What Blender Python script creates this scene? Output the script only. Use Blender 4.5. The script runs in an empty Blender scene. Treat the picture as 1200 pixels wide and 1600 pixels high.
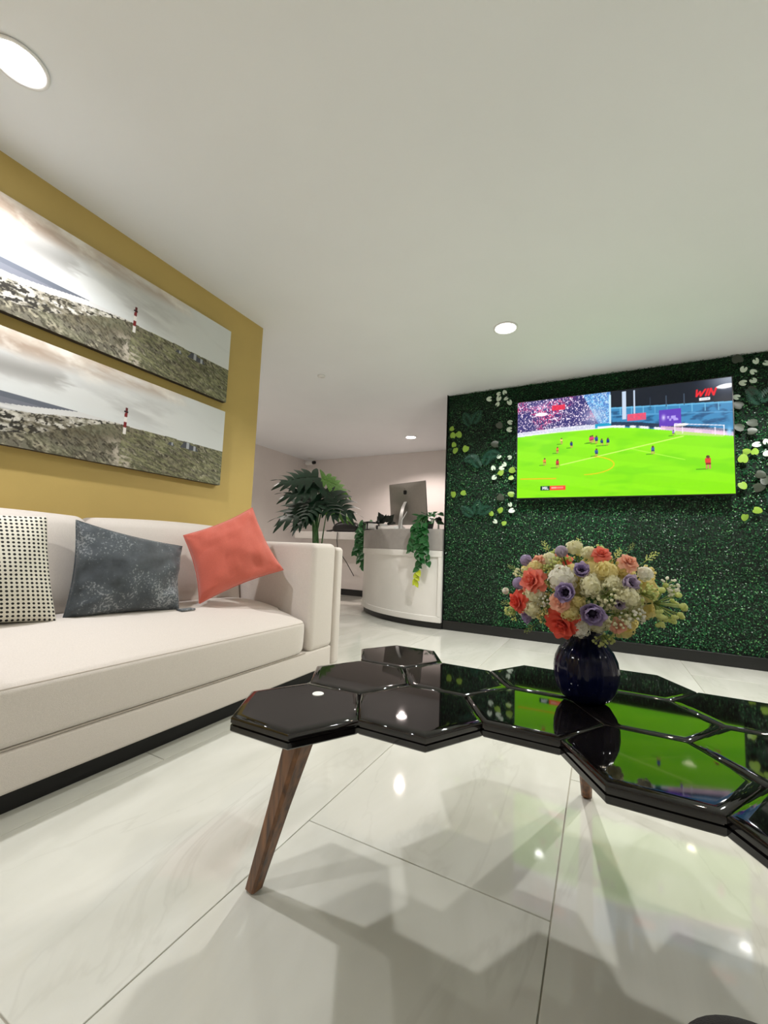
import bpy, bmesh, math, random
import numpy as np
from mathutils import Vector, Matrix, noise as mnoise

random.seed(7)
rng = np.random.default_rng(11)
PI = math.pi
sc = bpy.context.scene
COL = sc.collection

# ------------------------------------------------------------------ camera
W_, H_ = 1200, 1600
FPX = 648.56
YAW, PIT, ROL = 0.482329, 0.087890, 0.0385265
CAM_Z = 0.727
cam_d = bpy.data.cameras.new('camera')
cam = bpy.data.objects.new('camera', cam_d)
COL.objects.link(cam)
fw = Vector((-math.sin(YAW) * math.cos(PIT), math.cos(YAW) * math.cos(PIT), math.sin(PIT)))
r0 = Vector((math.cos(YAW), math.sin(YAW), 0))
u0 = r0.cross(fw)
rr = r0 * math.cos(ROL) + u0 * math.sin(ROL)
uu = -r0 * math.sin(ROL) + u0 * math.cos(ROL)
M = Matrix((rr, uu, -fw)).transposed().to_4x4()
M.translation = (0, 0, CAM_Z)
cam.matrix_world = M
cam_d.sensor_fit = 'VERTICAL'
cam_d.sensor_height = 36.0
cam_d.lens = 36.0 * FPX / H_
cam_d.clip_start = 0.02
cam_d.clip_end = 60
sc.camera = cam

# ------------------------------------------------------------------ world, exposure
wd = bpy.data.worlds.new('world')
sc.world = wd
wd.use_nodes = True
wd.node_tree.nodes['Background'].inputs[0].default_value = (0.9, 0.95, 1, 1)
wd.node_tree.nodes['Background'].inputs[1].default_value = 0.05
vs = sc.view_settings
vs.view_transform = 'Standard'
vs.look = 'None'
vs.gamma = 1.0
vs.use_curve_mapping = False
vs.exposure = 0.14

CEIL = 2.244
# ceiling downlights: x, y, watts, colour
DOWNLIGHTS = [
    (-1.655, 0.502, 35, (0.985, 0.975, 1.0), 'glowing round downlight in the ceiling above the sofa'),
    (-0.559, 2.734, 58, (1.0, 0.985, 0.955), 'glowing round downlight in the ceiling in front of the green wall'),
    (-2.268, 5.032, 46, (1.0, 0.86, 0.80), 'glowing warm downlight in the ceiling over the reception desk'),
    (-3.60, 3.10, 34, (1.0, 0.88, 0.83), 'downlight in the ceiling hidden behind the end of the mustard wall'),
    (0.970, 2.970, 58, (1.0, 0.985, 0.955), 'downlight in the ceiling right of the television'),
    (0.810, 1.830, 16, (1.0, 0.86, 0.66), 'warm downlight in the ceiling right of the coffee table'),
    (-1.650, -1.30, 38, (0.985, 0.98, 1.0), 'added fill downlight in the ceiling behind the seating area'),  # unseen fill, added to brighten the bouquet from the left front
    (2.200, 0.400, 32, (1.0, 0.985, 0.96), 'added fill downlight in the ceiling at the far right of the room'),  # extra unseen lamp lifting the bouquet's front from the right
]
LIGHT_SCALE = 2.2

# ------------------------------------------------------------------ helpers
def s2l(c):
    c = np.asarray(c, float)
    return np.where(c <= 0.04045, c / 12.92, ((c + 0.055) / 1.055) ** 2.4)

def rgb(r, g, b):
    v = s2l(np.array([r, g, b]) / 255.0)
    return (float(v[0]), float(v[1]), float(v[2]), 1.0)

MATS = {}

def mat(name, color, rough=0.5, metal=0.0, spec=0.5, coat=0.0, vary=0.0, scale=30.0, bump=0.0, bscale=200.0,
        sheen=0.0, emit=None, estr=0.0, transmission=0.0, coord='Object', detail=4.0, color2=None):
    m = bpy.data.materials.new(name)
    m.use_nodes = True
    nt = m.node_tree
    b = nt.nodes['Principled BSDF']
    b.inputs['Base Color'].default_value = color
    b.inputs['Roughness'].default_value = rough
    b.inputs['Metallic'].default_value = metal
    b.inputs['Specular IOR Level'].default_value = spec
    b.inputs['Coat Weight'].default_value = coat
    b.inputs['Coat Roughness'].default_value = 0.03
    b.inputs['Sheen Weight'].default_value = sheen
    b.inputs['Transmission Weight'].default_value = transmission
    tc = nt.nodes.new('ShaderNodeTexCoord')
    if vary > 0 or color2 is not None:
        n = nt.nodes.new('ShaderNodeTexNoise')
        n.inputs['Scale'].default_value = scale
        n.inputs['Detail'].default_value = detail
        nt.links.new(tc.outputs[coord], n.inputs['Vector'])
        r = nt.nodes.new('ShaderNodeValToRGB')
        c2 = color2 if color2 is not None else tuple(x * (1 - vary) for x in color[:3]) + (1,)
        c1 = color if color2 is not None else tuple(min(1, x * (1 + vary)) for x in color[:3]) + (1,)
        r.color_ramp.elements[0].color = c2
        r.color_ramp.elements[1].color = c1
        r.color_ramp.elements[0].position = 0.32
        r.color_ramp.elements[1].position = 0.68
        nt.links.new(n.outputs['Fac'], r.inputs['Fac'])
        nt.links.new(r.outputs['Color'], b.inputs['Base Color'])
    if bump > 0:
        n2 = nt.nodes.new('ShaderNodeTexNoise')
        n2.inputs['Scale'].default_value = bscale
        n2.inputs['Detail'].default_value = 3
        nt.links.new(tc.outputs[coord], n2.inputs['Vector'])
        bp = nt.nodes.new('ShaderNodeBump')
        bp.inputs['Strength'].default_value = bump
        bp.inputs['Distance'].default_value = 0.002
        nt.links.new(n2.outputs['Fac'], bp.inputs['Height'])
        nt.links.new(bp.outputs['Normal'], b.inputs['Normal'])
    if emit is not None:
        b.inputs['Emission Color'].default_value = emit
        b.inputs['Emission Strength'].default_value = estr
    MATS[name] = m
    return m

class MB:
    """collects verts / faces for one mesh"""
    def __init__(self):
        self.v = []; self.f = []
    def add(self, v, f):
        o = len(self.v)
        self.v += [tuple(p) for p in v]
        self.f += [tuple(i + o for i in q) for q in f]
        return self
    def box(self, x0, x1, y0, y1, z0, z1):
        v = [(x0, y0, z0), (x1, y0, z0), (x1, y1, z0), (x0, y1, z0), (x0, y0, z1), (x1, y0, z1), (x1, y1, z1), (x0, y1, z1)]
        return self.add(v, [(0, 3, 2, 1), (4, 5, 6, 7), (0, 1, 5, 4), (1, 2, 6, 5), (2, 3, 7, 6), (3, 0, 4, 7)])
    def tube(self, pts, rad, n=8, cap=True):
        pts = [Vector(p) for p in pts]
        rad = rad if isinstance(rad, (list, tuple)) else [rad] * len(pts)
        rings = []
        prev = None
        for i, p in enumerate(pts):
            d = (pts[min(i + 1, len(pts) - 1)] - pts[max(i - 1, 0)]).normalized()
            a = prev if prev is not None else (Vector((0, 0, 1)) if abs(d.z) < 0.9 else Vector((1, 0, 0)))
            a = (a - d * a.dot(d)).normalized()
            prev = a
            c = d.cross(a)
            rings.append([p + (a * math.cos(2 * PI * k / n) + c * math.sin(2 * PI * k / n)) * rad[i] for k in range(n)])
        v = [q for R in rings for q in R]
        f = []
        for i in range(len(pts) - 1):
            for k in range(n):
                f.append((i * n + k, i * n + (k + 1) % n, (i + 1) * n + (k + 1) % n, (i + 1) * n + k))
        if cap:
            f.append(tuple(range(n - 1, -1, -1)))
            f.append(tuple(range((len(pts) - 1) * n, len(pts) * n)))
        return self.add(v, f)
    def lathe(self, prof, n=32, ribs=0, amp=0.0, c=(0, 0, 0)):
        v = []; f = []
        for (r, z) in prof:
            for k in range(n):
                t = 2 * PI * k / n
                q = r * (1 + (amp * abs(math.cos(ribs * t / 2)) if ribs else 0))
                v.append((c[0] + q * math.cos(t), c[1] + q * math.sin(t), c[2] + z))
        m = len(prof)
        for i in range(m - 1):
            for k in range(n):
                f.append((i * n + k, i * n + (k + 1) % n, (i + 1) * n + (k + 1) % n, (i + 1) * n + k))
        f.append(tuple(range(n - 1, -1, -1)))
        f.append(tuple(range((m - 1) * n, m * n)))
        return self.add(v, f)
    def ball(self, c, r, nu=8, nv=6, sz=(1, 1, 1)):
        v = [(c[0], c[1], c[2] - r * sz[2])]
        for j in range(1, nv):
            p = -PI / 2 + PI * j / nv
            for k in range(nu):
                t = 2 * PI * k / nu
                v.append((c[0] + r * sz[0] * math.cos(p) * math.cos(t), c[1] + r * sz[1] * math.cos(p) * math.sin(t), c[2] + r * sz[2] * math.sin(p)))
        v.append((c[0], c[1], c[2] + r * sz[2]))
        f = []
        for k in range(nu):
            f.append((0, 1 + (k + 1) % nu, 1 + k))
        for j in range(nv - 2):
            for k in range(nu):
                a = 1 + j * nu
                f.append((a + k, a + (k + 1) % nu, a + nu + (k + 1) % nu, a + nu + k))
        a = 1 + (nv - 2) * nu
        for k in range(nu):
            f.append((a + k, a + (k + 1) % nu, len(v) - 1))
        return self.add(v, f)
    def rbox(self, x0, x1, y0, y1, z0, z1, r, seg=3, mid=1, fn=None):
        """rounded box; fn deforms each point"""
        h = [(x1 - x0) / 2, (y1 - y0) / 2, (z1 - z0) / 2]
        c = [(x1 + x0) / 2, (y1 + y0) / 2, (z1 + z0) / 2]
        r = min(r, min(h) * 0.999)
        mids = mid if isinstance(mid, (list, tuple)) else [mid] * 3
        axes = []
        for a in range(3):
            e = [-h[a] + r * (1 - math.cos(PI / 4 * 0) + 0) for _ in ()]
            lo = [-h[a] + r * (1 - math.tan(PI / 4 * (1 - k / seg))) for k in range(seg)]
            inner = [-(h[a] - r) + 2 * (h[a] - r) * k / mids[a] for k in range(mids[a] + 1)]
            hi = [-q for q in reversed(lo)]
            axes.append(lo + inner + hi)
        idx = {}; v = []; f = []
        def vid(p):
            k = (round(p[0], 6), round(p[1], 6), round(p[2], 6))
            if k not in idx:
                inn = [max(-(h[a] - r), min(h[a] - r, p[a])) for a in range(3)]
                d = [p[a] - inn[a] for a in range(3)]
                L = math.sqrt(sum(t * t for t in d)) or 1
                q = [inn[a] + r * d[a] / L + c[a] for a in range(3)]
                if fn:
                    q = fn(*q)
                idx[k] = len(v); v.append(tuple(q))
            return idx[k]
        for a in range(3):
            b, cc = (a + 1) % 3, (a + 2) % 3
            for s in (-1, 1):
                A, B = axes[b], axes[cc]
                for i in range(len(A) - 1):
                    for j in range(len(B) - 1):
                        q = []
                        for (ii, jj) in ((i, j), (i + 1, j), (i + 1, j + 1), (i, j + 1)):
                            p = [0, 0, 0]; p[a] = s * h[a]; p[b] = A[ii]; p[cc] = B[jj]
                            q.append(vid(p))
                        if len(set(q)) >= 3:
                            f.append(tuple(q) if s > 0 else tuple(reversed(q)))
        return self.add(v, f)
    def mesh(self, name, smooth=True, sharp=None):
        me = bpy.data.meshes.new(name)
        me.from_pydata(self.v, [], self.f)
        me.update()
        if smooth:
            me.polygons.foreach_set('use_smooth', [True] * len(me.polygons))
            if sharp is not None:
                me.set_sharp_from_angle(angle=math.radians(sharp))
        return me

def link(name, me, m=None, parent=None, loc=None, mtx=None):
    o = bpy.data.objects.new(name, me)
    COL.objects.link(o)
    if m is not None and me is not None and len(me.materials) == 0:
        me.materials.append(MATS[m] if isinstance(m, str) else m)
    if parent is not None:
        o.parent = parent
    if loc is not None:
        o.location = loc
    if mtx is not None:
        o.matrix_basis = mtx
    return o

def obj(name, mb, m, parent=None, smooth=True, sharp=40, loc=None, mtx=None):
    return link(name, mb.mesh(name, smooth, sharp), m, parent, loc, mtx)

def thing(name, label, cat, loc=(0, 0, 0), rz=0.0, group=None):
    o = bpy.data.objects.new(name, None)
    COL.objects.link(o)
    o.empty_display_size = 0.05
    o.location = loc
    o.rotation_euler = (0, 0, rz)
    return tag(o, label, cat, group)

def tag(o, label, cat, group=None):
    o['label'] = label
    o['category'] = cat
    if group:
        o['group'] = group
    return o

def struct(o, label=None, cat=None):
    o['kind'] = 'structure'
    if label:
        o['label'] = label
    if cat:
        o['category'] = cat
    return o

def copy_tree(o, parent=None):
    c = o.copy()
    COL.objects.link(c)
    c.parent = parent
    for ch in list(o.children):
        copy_tree(ch, c)
    return c

def frame(origin, xdir, zdir):
    z = Vector(zdir).normalized()
    x = Vector(xdir); x = (x - z * x.dot(z)).normalized()
    y = z.cross(x)
    m = Matrix((x, y, z)).transposed().to_4x4()
    m.translation = Vector(origin)
    return m

# ------------------------------------------------------------------ materials
mat('wall_white', rgb(232, 226, 222), 0.75, vary=0.02, scale=4, bump=0.05, bscale=150)
mat('wall_mustard', rgb(200, 173, 102), 0.6, vary=0.05, scale=3, bump=0.12, bscale=220)
mat('ceiling_paint', rgb(238, 241, 244), 0.8, vary=0.012, scale=2, bump=0.04, bscale=200)
mat('grout', rgb(176, 170, 156), 0.7, vary=0.05)
mat('black_skirting', rgb(16, 18, 18), 0.4, vary=0.2, scale=10)
mat('hedge_backing', rgb(8, 26, 16), 0.9, vary=0.3, scale=40)
mat('sofa_fabric', rgb(212, 204, 196), 0.9, sheen=0.2, vary=0.035, scale=260, bump=0.35, bscale=700, detail=2)
mat('sofa_seam', rgb(190, 180, 170), 0.9, vary=0.05)
mat('black_plinth', rgb(8, 8, 9), 0.6, vary=0.2)
mat('lacquer_black', rgb(14, 12, 12), 0.035, coat=0.0, spec=0.62, vary=0.15, scale=12)
mat('lacquer_edge', rgb(22, 20, 19), 0.12, coat=0.6, vary=0.15, scale=12)
mat('vase_navy', (0.0014, 0.0026, 0.020, 1), 0.08, coat=0.0, spec=0.25, vary=0.1, scale=20)
mat('table_underside', rgb(40, 34, 30), 0.8, vary=0.2)
mat('light_trim', rgb(240, 240, 240), 0.4, vary=0.01)
mat('plastic_black', rgb(14, 14, 15), 0.35, vary=0.15, scale=60)
mat('plastic_white', rgb(232, 232, 230), 0.4, vary=0.02)
mat('alu', rgb(150, 146, 140), 0.38, metal=0.7, vary=0.03, scale=50)
mat('alu_bright', rgb(225, 224, 222), 0.3, metal=0.6, vary=0.03)
mat('counter_white', rgb(232, 230, 225), 0.3, vary=0.015, scale=5)
mat('counter_grey', rgb(158, 154, 150), 0.45, vary=0.06, scale=18)
mat('paper_white', rgb(244, 243, 240), 0.6, vary=0.01)
mat('canvas_side', rgb(60, 52, 44), 0.8, vary=0.25, scale=40)
mat('leaf_monstera', rgb(10, 46, 26), 0.45, vary=0.45, scale=14, spec=0.5)
mat('leaf_monstera_light', rgb(96, 150, 52), 0.4, vary=0.3, scale=14)
mat('stem_green', rgb(52, 96, 44), 0.5, vary=0.25, scale=40)
mat('leaf_pothos', rgb(24, 86, 36), 0.4, vary=0.4, scale=30)
mat('leaf_pothos_lime', rgb(178, 190, 40), 0.45, vary=0.25, scale=30)
mat('leaf_lime', rgb(138, 176, 62), 0.4, vary=0.3, scale=60)
mat('leaf_white', rgb(206, 222, 204), 0.45, vary=0.15, scale=80)
mat('leaf_vein', rgb(28, 70, 40), 0.45, vary=0.2, scale=80)
mat('leaf_bronze', rgb(62, 70, 58), 0.4, vary=0.35, scale=50)
mat('leaf_teal', rgb(20, 74, 56), 0.45, vary=0.35, scale=60)
mat('leaf_dark', rgb(20, 30, 22), 0.5, vary=0.3, scale=40)
mat('pot_dark', rgb(40, 38, 36), 0.5, vary=0.1)
mat('petal_coral', rgb(248, 134, 114), 0.55, vary=0.16, scale=60, sheen=0.2)
mat('petal_red', rgb(244, 100, 80), 0.55, vary=0.16, scale=60, sheen=0.2)
mat('petal_peach', rgb(248, 190, 164), 0.55, vary=0.12, scale=60, sheen=0.2)
mat('petal_lavender', rgb(184, 168, 208), 0.55, vary=0.2, scale=60, sheen=0.2)
mat('petal_lilac', rgb(196, 182, 208), 0.55, vary=0.15, scale=60, sheen=0.2)
mat('flower_eye', rgb(26, 16, 40), 0.6, vary=0.3, scale=90)
mat('petal_cream', rgb(250, 246, 214), 0.6, vary=0.08, scale=80)
mat('petal_yellow', rgb(246, 234, 168), 0.6, vary=0.1, scale=80)
mat('petal_white', rgb(252, 250, 238), 0.6, vary=0.06, scale=80)
mat('spray_green', rgb(222, 230, 156), 0.6, vary=0.12, scale=80)
mat('sprig_green', rgb(150, 168, 92), 0.6, vary=0.2, scale=80)
mat('pouf_fabric', rgb(30, 26, 28), 0.95, sheen=0.1, vary=0.3, scale=300, bump=0.8, bscale=500)
mat('maroon', rgb(70, 40, 46), 0.6, vary=0.15)
mat('coral_fabric', rgb(206, 100, 82), 0.85, sheen=0.35, vary=0.06, scale=320, bump=0.5, bscale=600, detail=2)

def thin_petals(names, fac):
    # petals let part of the light through
    for nme in names:
        nt = MATS[nme].node_tree
        b = nt.nodes['Principled BSDF']
        out = [n for n in nt.nodes if n.type == 'OUTPUT_MATERIAL'][0]
        tr = nt.nodes.new('ShaderNodeBsdfTranslucent')
        mx = nt.nodes.new('ShaderNodeMixShader'); mx.inputs[0].default_value = fac
        src = b.inputs['Base Color'].links[0].from_socket
        nt.links.new(src, tr.inputs['Color'])
        nt.links.new(b.outputs[0], mx.inputs[1]); nt.links.new(tr.outputs[0], mx.inputs[2])
        nt.links.new(mx.outputs[0], out.inputs['Surface'])
thin_petals(['petal_coral', 'petal_red', 'petal_peach', 'petal_lavender', 'petal_lilac', 'petal_cream', 'petal_yellow', 'petal_white', 'spray_green'], 0.42)

def wood_mat():
    m = bpy.data.materials.new('walnut'); m.use_nodes = True
    nt = m.node_tree; b = nt.nodes['Principled BSDF']
    tc = nt.nodes.new('ShaderNodeTexCoord'); mp = nt.nodes.new('ShaderNodeMapping')
    mp.inputs['Scale'].default_value = (60, 60, 5)
    n = nt.nodes.new('ShaderNodeTexNoise'); n.inputs['Scale'].default_value = 1.5; n.inputs['Detail'].default_value = 6
    r = nt.nodes.new('ShaderNodeValToRGB')
    r.color_ramp.elements[0].color = rgb(58, 35, 19); r.color_ramp.elements[1].color = rgb(140, 92, 52)
    r.color_ramp.elements[0].position = 0.3; r.color_ramp.elements[1].position = 0.72
    nt.links.new(tc.outputs['Object'], mp.inputs['Vector']); nt.links.new(mp.outputs['Vector'], n.inputs['Vector'])
    nt.links.new(n.outputs['Fac'], r.inputs['Fac']); nt.links.new(r.outputs['Color'], b.inputs['Base Color'])
    b.inputs['Roughness'].default_value = 0.35
    MATS['walnut'] = m
wood_mat()

def marble_mat():
    m = bpy.data.materials.new('marble_tile'); m.use_nodes = True
    nt = m.node_tree; b = nt.nodes['Principled BSDF']
    N = nt.nodes.new; L = nt.links.new
    tc = N('ShaderNodeTexCoord'); oi = N('ShaderNodeObjectInfo')
    off = N('ShaderNodeVectorMath'); off.operation = 'SCALE'
    cmb = N('ShaderNodeCombineXYZ')
    L(oi.outputs['Random'], cmb.inputs[0]); L(oi.outputs['Random'], cmb.inputs[1])
    L(cmb.outputs[0], off.inputs[0]); off.inputs['Scale'].default_value = 17.0
    add = N('ShaderNodeVectorMath'); add.operation = 'ADD'
    L(tc.outputs['Object'], add.inputs[0]); L(off.outputs[0], add.inputs[1])
    mp = N('ShaderNodeMapping'); mp.inputs['Rotation'].default_value = (0, 0, 0.9); mp.inputs['Scale'].default_value = (2.6, 0.8, 1)
    L(add.outputs[0], mp.inputs['Vector'])
    n1 = N('ShaderNodeTexNoise'); n1.inputs['Scale'].default_value = 1.6; n1.inputs['Detail'].default_value = 5; n1.inputs['Distortion'].default_value = 0.8
    L(mp.outputs[0], n1.inputs['Vector'])
    r1 = N('ShaderNodeValToRGB')
    e = r1.color_ramp.elements
    e[0].position = 0.3; e[0].color = rgb(203, 203, 193)
    e[1].position = 0.72; e[1].color = rgb(223, 223, 215)
    L(n1.outputs['Fac'], r1.inputs['Fac'])
    # thin grey veins where a second noise crosses its middle value
    n2 = N('ShaderNodeTexNoise'); n2.inputs['Scale'].default_value = 1.1; n2.inputs['Detail'].default_value = 6; n2.inputs['Distortion'].default_value = 1.2
    L(mp.outputs[0], n2.inputs['Vector'])
    sub = N('ShaderNodeMath'); sub.operation = 'SUBTRACT'; sub.inputs[1].default_value = 0.46; L(n2.outputs['Fac'], sub.inputs[0])
    ab = N('ShaderNodeMath'); ab.operation = 'ABSOLUTE'; L(sub.outputs[0], ab.inputs[0])
    mr = N('ShaderNodeMapRange'); mr.inputs['From Min'].default_value = 0.0; mr.inputs['From Max'].default_value = 0.012
    mr.inputs['To Min'].default_value = 0.24; mr.inputs['To Max'].default_value = 0.0
    L(ab.outputs[0], mr.inputs['Value'])
    n3 = N('ShaderNodeTexNoise'); n3.inputs['Scale'].default_value = 2.2
    L(add.outputs[0], n3.inputs['Vector'])
    mul = N('ShaderNodeMath'); mul.operation = 'MULTIPLY'; L(mr.outputs[0], mul.inputs[0]); L(n3.outputs['Fac'], mul.inputs[1])
    mix = N('ShaderNodeMix'); mix.data_type = 'RGBA'
    L(mul.outputs[0], mix.inputs['Factor']); L(r1.outputs['Color'], mix.inputs['A']); mix.inputs['B'].default_value = rgb(150, 146, 134)
    L(mix.outputs['Result'], b.inputs['Base Color'])
    b.inputs['Roughness'].default_value = 0.045
    b.inputs['Specular IOR Level'].default_value = 0.5
    MATS['marble_tile'] = m
marble_mat()

def dots_mat():
    m = bpy.data.materials.new('dotted_fabric'); m.use_nodes = True
    nt = m.node_tree; b = nt.nodes['Principled BSDF']; N = nt.nodes.new; L = nt.links.new
    uv = N('ShaderNodeUVMap')
    sc_ = N('ShaderNodeVectorMath'); sc_.operation = 'MULTIPLY'; sc_.inputs[1].default_value = (27, 27, 0); L(uv.outputs[0], sc_.inputs[0])
    fr = N('ShaderNodeVectorMath'); fr.operation = 'FRACTION'; L(sc_.outputs[0], fr.inputs[0])
    sb = N('ShaderNodeVectorMath'); sb.operation = 'SUBTRACT'; sb.inputs[1].default_value = (0.5, 0.5, 0); L(fr.outputs[0], sb.inputs[0])
    ln = N('ShaderNodeVectorMath'); ln.operation = 'LENGTH'; L(sb.outputs[0], ln.inputs[0])
    no = N('ShaderNodeTexNoise'); no.inputs['Scale'].default_value = 45; L(uv.outputs[0], no.inputs['Vector'])
    ad = N('ShaderNodeMath'); ad.operation = 'MULTIPLY_ADD'; ad.inputs[1].default_value = 0.16; ad.inputs[2].default_value = -0.08
    L(no.outputs['Fac'], ad.inputs[0])
    su = N('ShaderNodeMath'); su.operation = 'ADD'; L(ln.outputs['Value'], su.inputs[0]); L(ad.outputs[0], su.inputs[1])
    lt = N('ShaderNodeMath'); lt.operation = 'LESS_THAN'; lt.inputs[1].default_value = 0.29; L(su.outputs[0], lt.inputs[0])
    mix = N('ShaderNodeMix'); mix.data_type = 'RGBA'; L(lt.outputs[0], mix.inputs['Factor'])
    mix.inputs['A'].default_value = rgb(226, 222, 208); mix.inputs['B'].default_value = rgb(26, 25, 25)
    L(mix.outputs['Result'], b.inputs['Base Color'])
    b.inputs['Roughness'].default_value = 0.9
    MATS['dotted_fabric'] = m
dots_mat()

def distressed_mat():
    m = bpy.data.materials.new('distressed_fabric'); m.use_nodes = True
    nt = m.node_tree; b = nt.nodes['Principled BSDF']; N = nt.nodes.new; L = nt.links.new
    tc = N('ShaderNodeTexCoord')
    n = N('ShaderNodeTexNoise'); n.inputs['Scale'].default_value = 7; n.inputs['Detail'].default_value = 8; n.inputs['Roughness'].default_value = 0.65
    L(tc.outputs['Object'], n.inputs['Vector'])
    r = N('ShaderNodeValToRGB'); e = r.color_ramp.elements
    e[0].position = 0.3; e[0].color = rgb(38, 44, 50); e[1].position = 0.6; e[1].color = rgb(74, 82, 88)
    L(n.outputs['Fac'], r.inputs['Fac'])
    n2 = N('ShaderNodeTexNoise'); n2.inputs['Scale'].default_value = 130; n2.inputs['Detail'].default_value = 8
    L(tc.outputs['Object'], n2.inputs['Vector'])
    mu = N('ShaderNodeMath'); mu.operation = 'MULTIPLY'; L(n.outputs['Fac'], mu.inputs[0]); L(n2.outputs['Fac'], mu.inputs[1])
    mr = N('ShaderNodeMapRange'); mr.inputs['From Min'].default_value = 0.29; mr.inputs['From Max'].default_value = 0.36; L(mu.outputs[0], mr.inputs['Value'])
    mr.inputs['To Max'].default_value = 0.5
    mix = N('ShaderNodeMix'); mix.data_type = 'RGBA'; L(mr.outputs[0], mix.inputs['Factor'])
    L(r.outputs['Color'], mix.inputs['A']); mix.inputs['B'].default_value = rgb(176, 180, 182)
    L(mix.outputs['Result'], b.inputs['Base Color'])
    b.inputs['Roughness'].default_value = 0.6; b.inputs['Sheen Weight'].default_value = 0.2
    MATS['distressed_fabric'] = m
distressed_mat()

def hedge_leaf_mat():
    m = bpy.data.materials.new('hedge_leaf'); m.use_nodes = True
    nt = m.node_tree; b = nt.nodes['Principled BSDF']; N = nt.nodes.new; L = nt.links.new
    at = N('ShaderNodeAttribute'); at.attribute_name = 'leaf'
    oi = N('ShaderNodeObjectInfo')
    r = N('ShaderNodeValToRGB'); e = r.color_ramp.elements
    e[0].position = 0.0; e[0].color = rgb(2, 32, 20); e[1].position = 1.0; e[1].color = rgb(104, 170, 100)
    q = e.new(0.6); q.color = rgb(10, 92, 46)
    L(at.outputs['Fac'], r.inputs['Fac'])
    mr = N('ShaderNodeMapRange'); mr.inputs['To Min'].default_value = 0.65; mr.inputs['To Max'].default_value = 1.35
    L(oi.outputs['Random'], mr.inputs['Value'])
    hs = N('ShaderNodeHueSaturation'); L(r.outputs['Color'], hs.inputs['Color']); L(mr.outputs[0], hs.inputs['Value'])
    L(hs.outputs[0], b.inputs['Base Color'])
    b.inputs['Roughness'].default_value = 0.3
    MATS['hedge_leaf'] = m
hedge_leaf_mat()

def attr_mat(name, rough, emit=0.0, spec=0.5, base=True):
    m = bpy.data.materials.new(name); m.use_nodes = True
    nt = m.node_tree; b = nt.nodes['Principled BSDF']
    at = nt.nodes.new('ShaderNodeAttribute'); at.attribute_name = 'print'
    if base:
        nt.links.new(at.outputs['Color'], b.inputs['Base Color'])
    else:
        b.inputs['Base Color'].default_value = (0.004, 0.004, 0.004, 1)
    b.inputs['Roughness'].default_value = rough
    b.inputs['Specular IOR Level'].default_value = spec
    if emit > 0:
        nt.links.new(at.outputs['Color'], b.inputs['Emission Color'])
        b.inputs['Emission Strength'].default_value = emit
    MATS[name] = m
    return m
attr_mat('canvas_print', 0.65, spec=0.3)
attr_mat('screen_glow', 0.28, emit=1.15, spec=0.06, base=False)
MATS['screen_glow'].node_tree.nodes['Principled BSDF'].inputs['Coat Weight'].default_value = 0.7
MATS['screen_glow'].node_tree.nodes['Principled BSDF'].inputs['Coat Roughness'].default_value = 0.03
MATS['screen_glow'].node_tree.nodes['Principled BSDF'].inputs['Coat IOR'].default_value = 1.6

def lens_mat(name, col, s):
    m = bpy.data.materials.new(name); m.use_nodes = True
    b = m.node_tree.nodes['Principled BSDF']
    b.inputs['Base Color'].default_value = (1, 1, 1, 1)
    b.inputs['Emission Color'].default_value = col + (1,)
    b.inputs['Emission Strength'].default_value = s
    MATS[name] = m

# ------------------------------------------------------------------ the setting
X0, X1, Y0, Y1 = -6.0, 3.0, -2.5, 5.866
GX = -1.312            # left end of the green wall
GY = 3.80              # face of the green wall's core
WX = -2.106            # mustard wall face
WY = 2.073             # mustard wall far end

floor = struct(obj('floor', MB().box(X0, X1, Y0, Y1 + 0.1, -0.12, -0.003), 'grout', smooth=False), 'white marble tiled floor', 'floor')
# tiles 0.6 x 1.2 laid in running bond along y
TXO, TYO = -0.6925, 0.961
gap = 0.0013
tmb = MB().rbox(-0.3 + gap, 0.3 - gap, -0.6 + gap, 0.6 - gap, -0.003 - 0.009, 0.0, 0.0012, seg=1, mid=1)
tile_me = tmb.mesh('floor_tile', False)
k0 = int(math.floor((X0 - TXO) / 0.6)); k1 = int(math.ceil((X1 - TXO) / 0.6))
for k in range(k0, k1):
    xc = TXO + 0.6 * k + 0.3
    j0 = -3
    for j in range(j0, 6):
        yc = TYO + 1.2 * j + 0.6 + (0.6 if k % 2 else 0.0)
        if yc + 0.6 < Y0 or yc - 0.6 > Y1 or xc + .3 < X0 or xc - .3 > X1:
            continue
        if xc + 0.3 < WX - 0.16 and yc + 0.6 < WY:
            continue
        link('floor_tile', tile_me, 'marble_tile', floor, (xc, yc, 0.0))

struct(obj('ceiling', MB().box(X0, X1, Y0, Y1 + 0.1, CEIL, CEIL + 0.1), 'ceiling_paint', smooth=False), 'smooth white ceiling', 'ceiling')
struct(obj('wall_left', MB().box(WX - 0.154, WX, Y0, WY, 0, CEIL), 'wall_mustard', smooth=False), 'mustard yellow wall behind the sofa', 'wall')
struct(obj('wall_back', MB().box(X0, X1, Y1, Y1 + 0.1, 0, CEIL), 'wall_white', smooth=False), 'pale pinkish white wall behind the reception', 'wall')
struct(obj('wall_alcove', MB().box(X0, -4.667, WY, Y1, 0, CEIL), 'wall_white', smooth=False), 'pale wall at the left of the reception', 'wall')
struct(obj('wall_far', MB().box(X0 - 0.1, X0, WY - 0.1, Y1 + 0.1, 0, CEIL), 'wall_white', smooth=False))
struct(obj('wall_corridor', MB().box(X0, WX - 0.154, WY - 0.1, WY - 0.002, 0, CEIL), 'wall_white', smooth=False))
struct(obj('wall_right', MB().box(X1, X1 + 0.1, Y0, Y1 + 0.1, 0, CEIL), 'wall_white', smooth=False))
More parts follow.
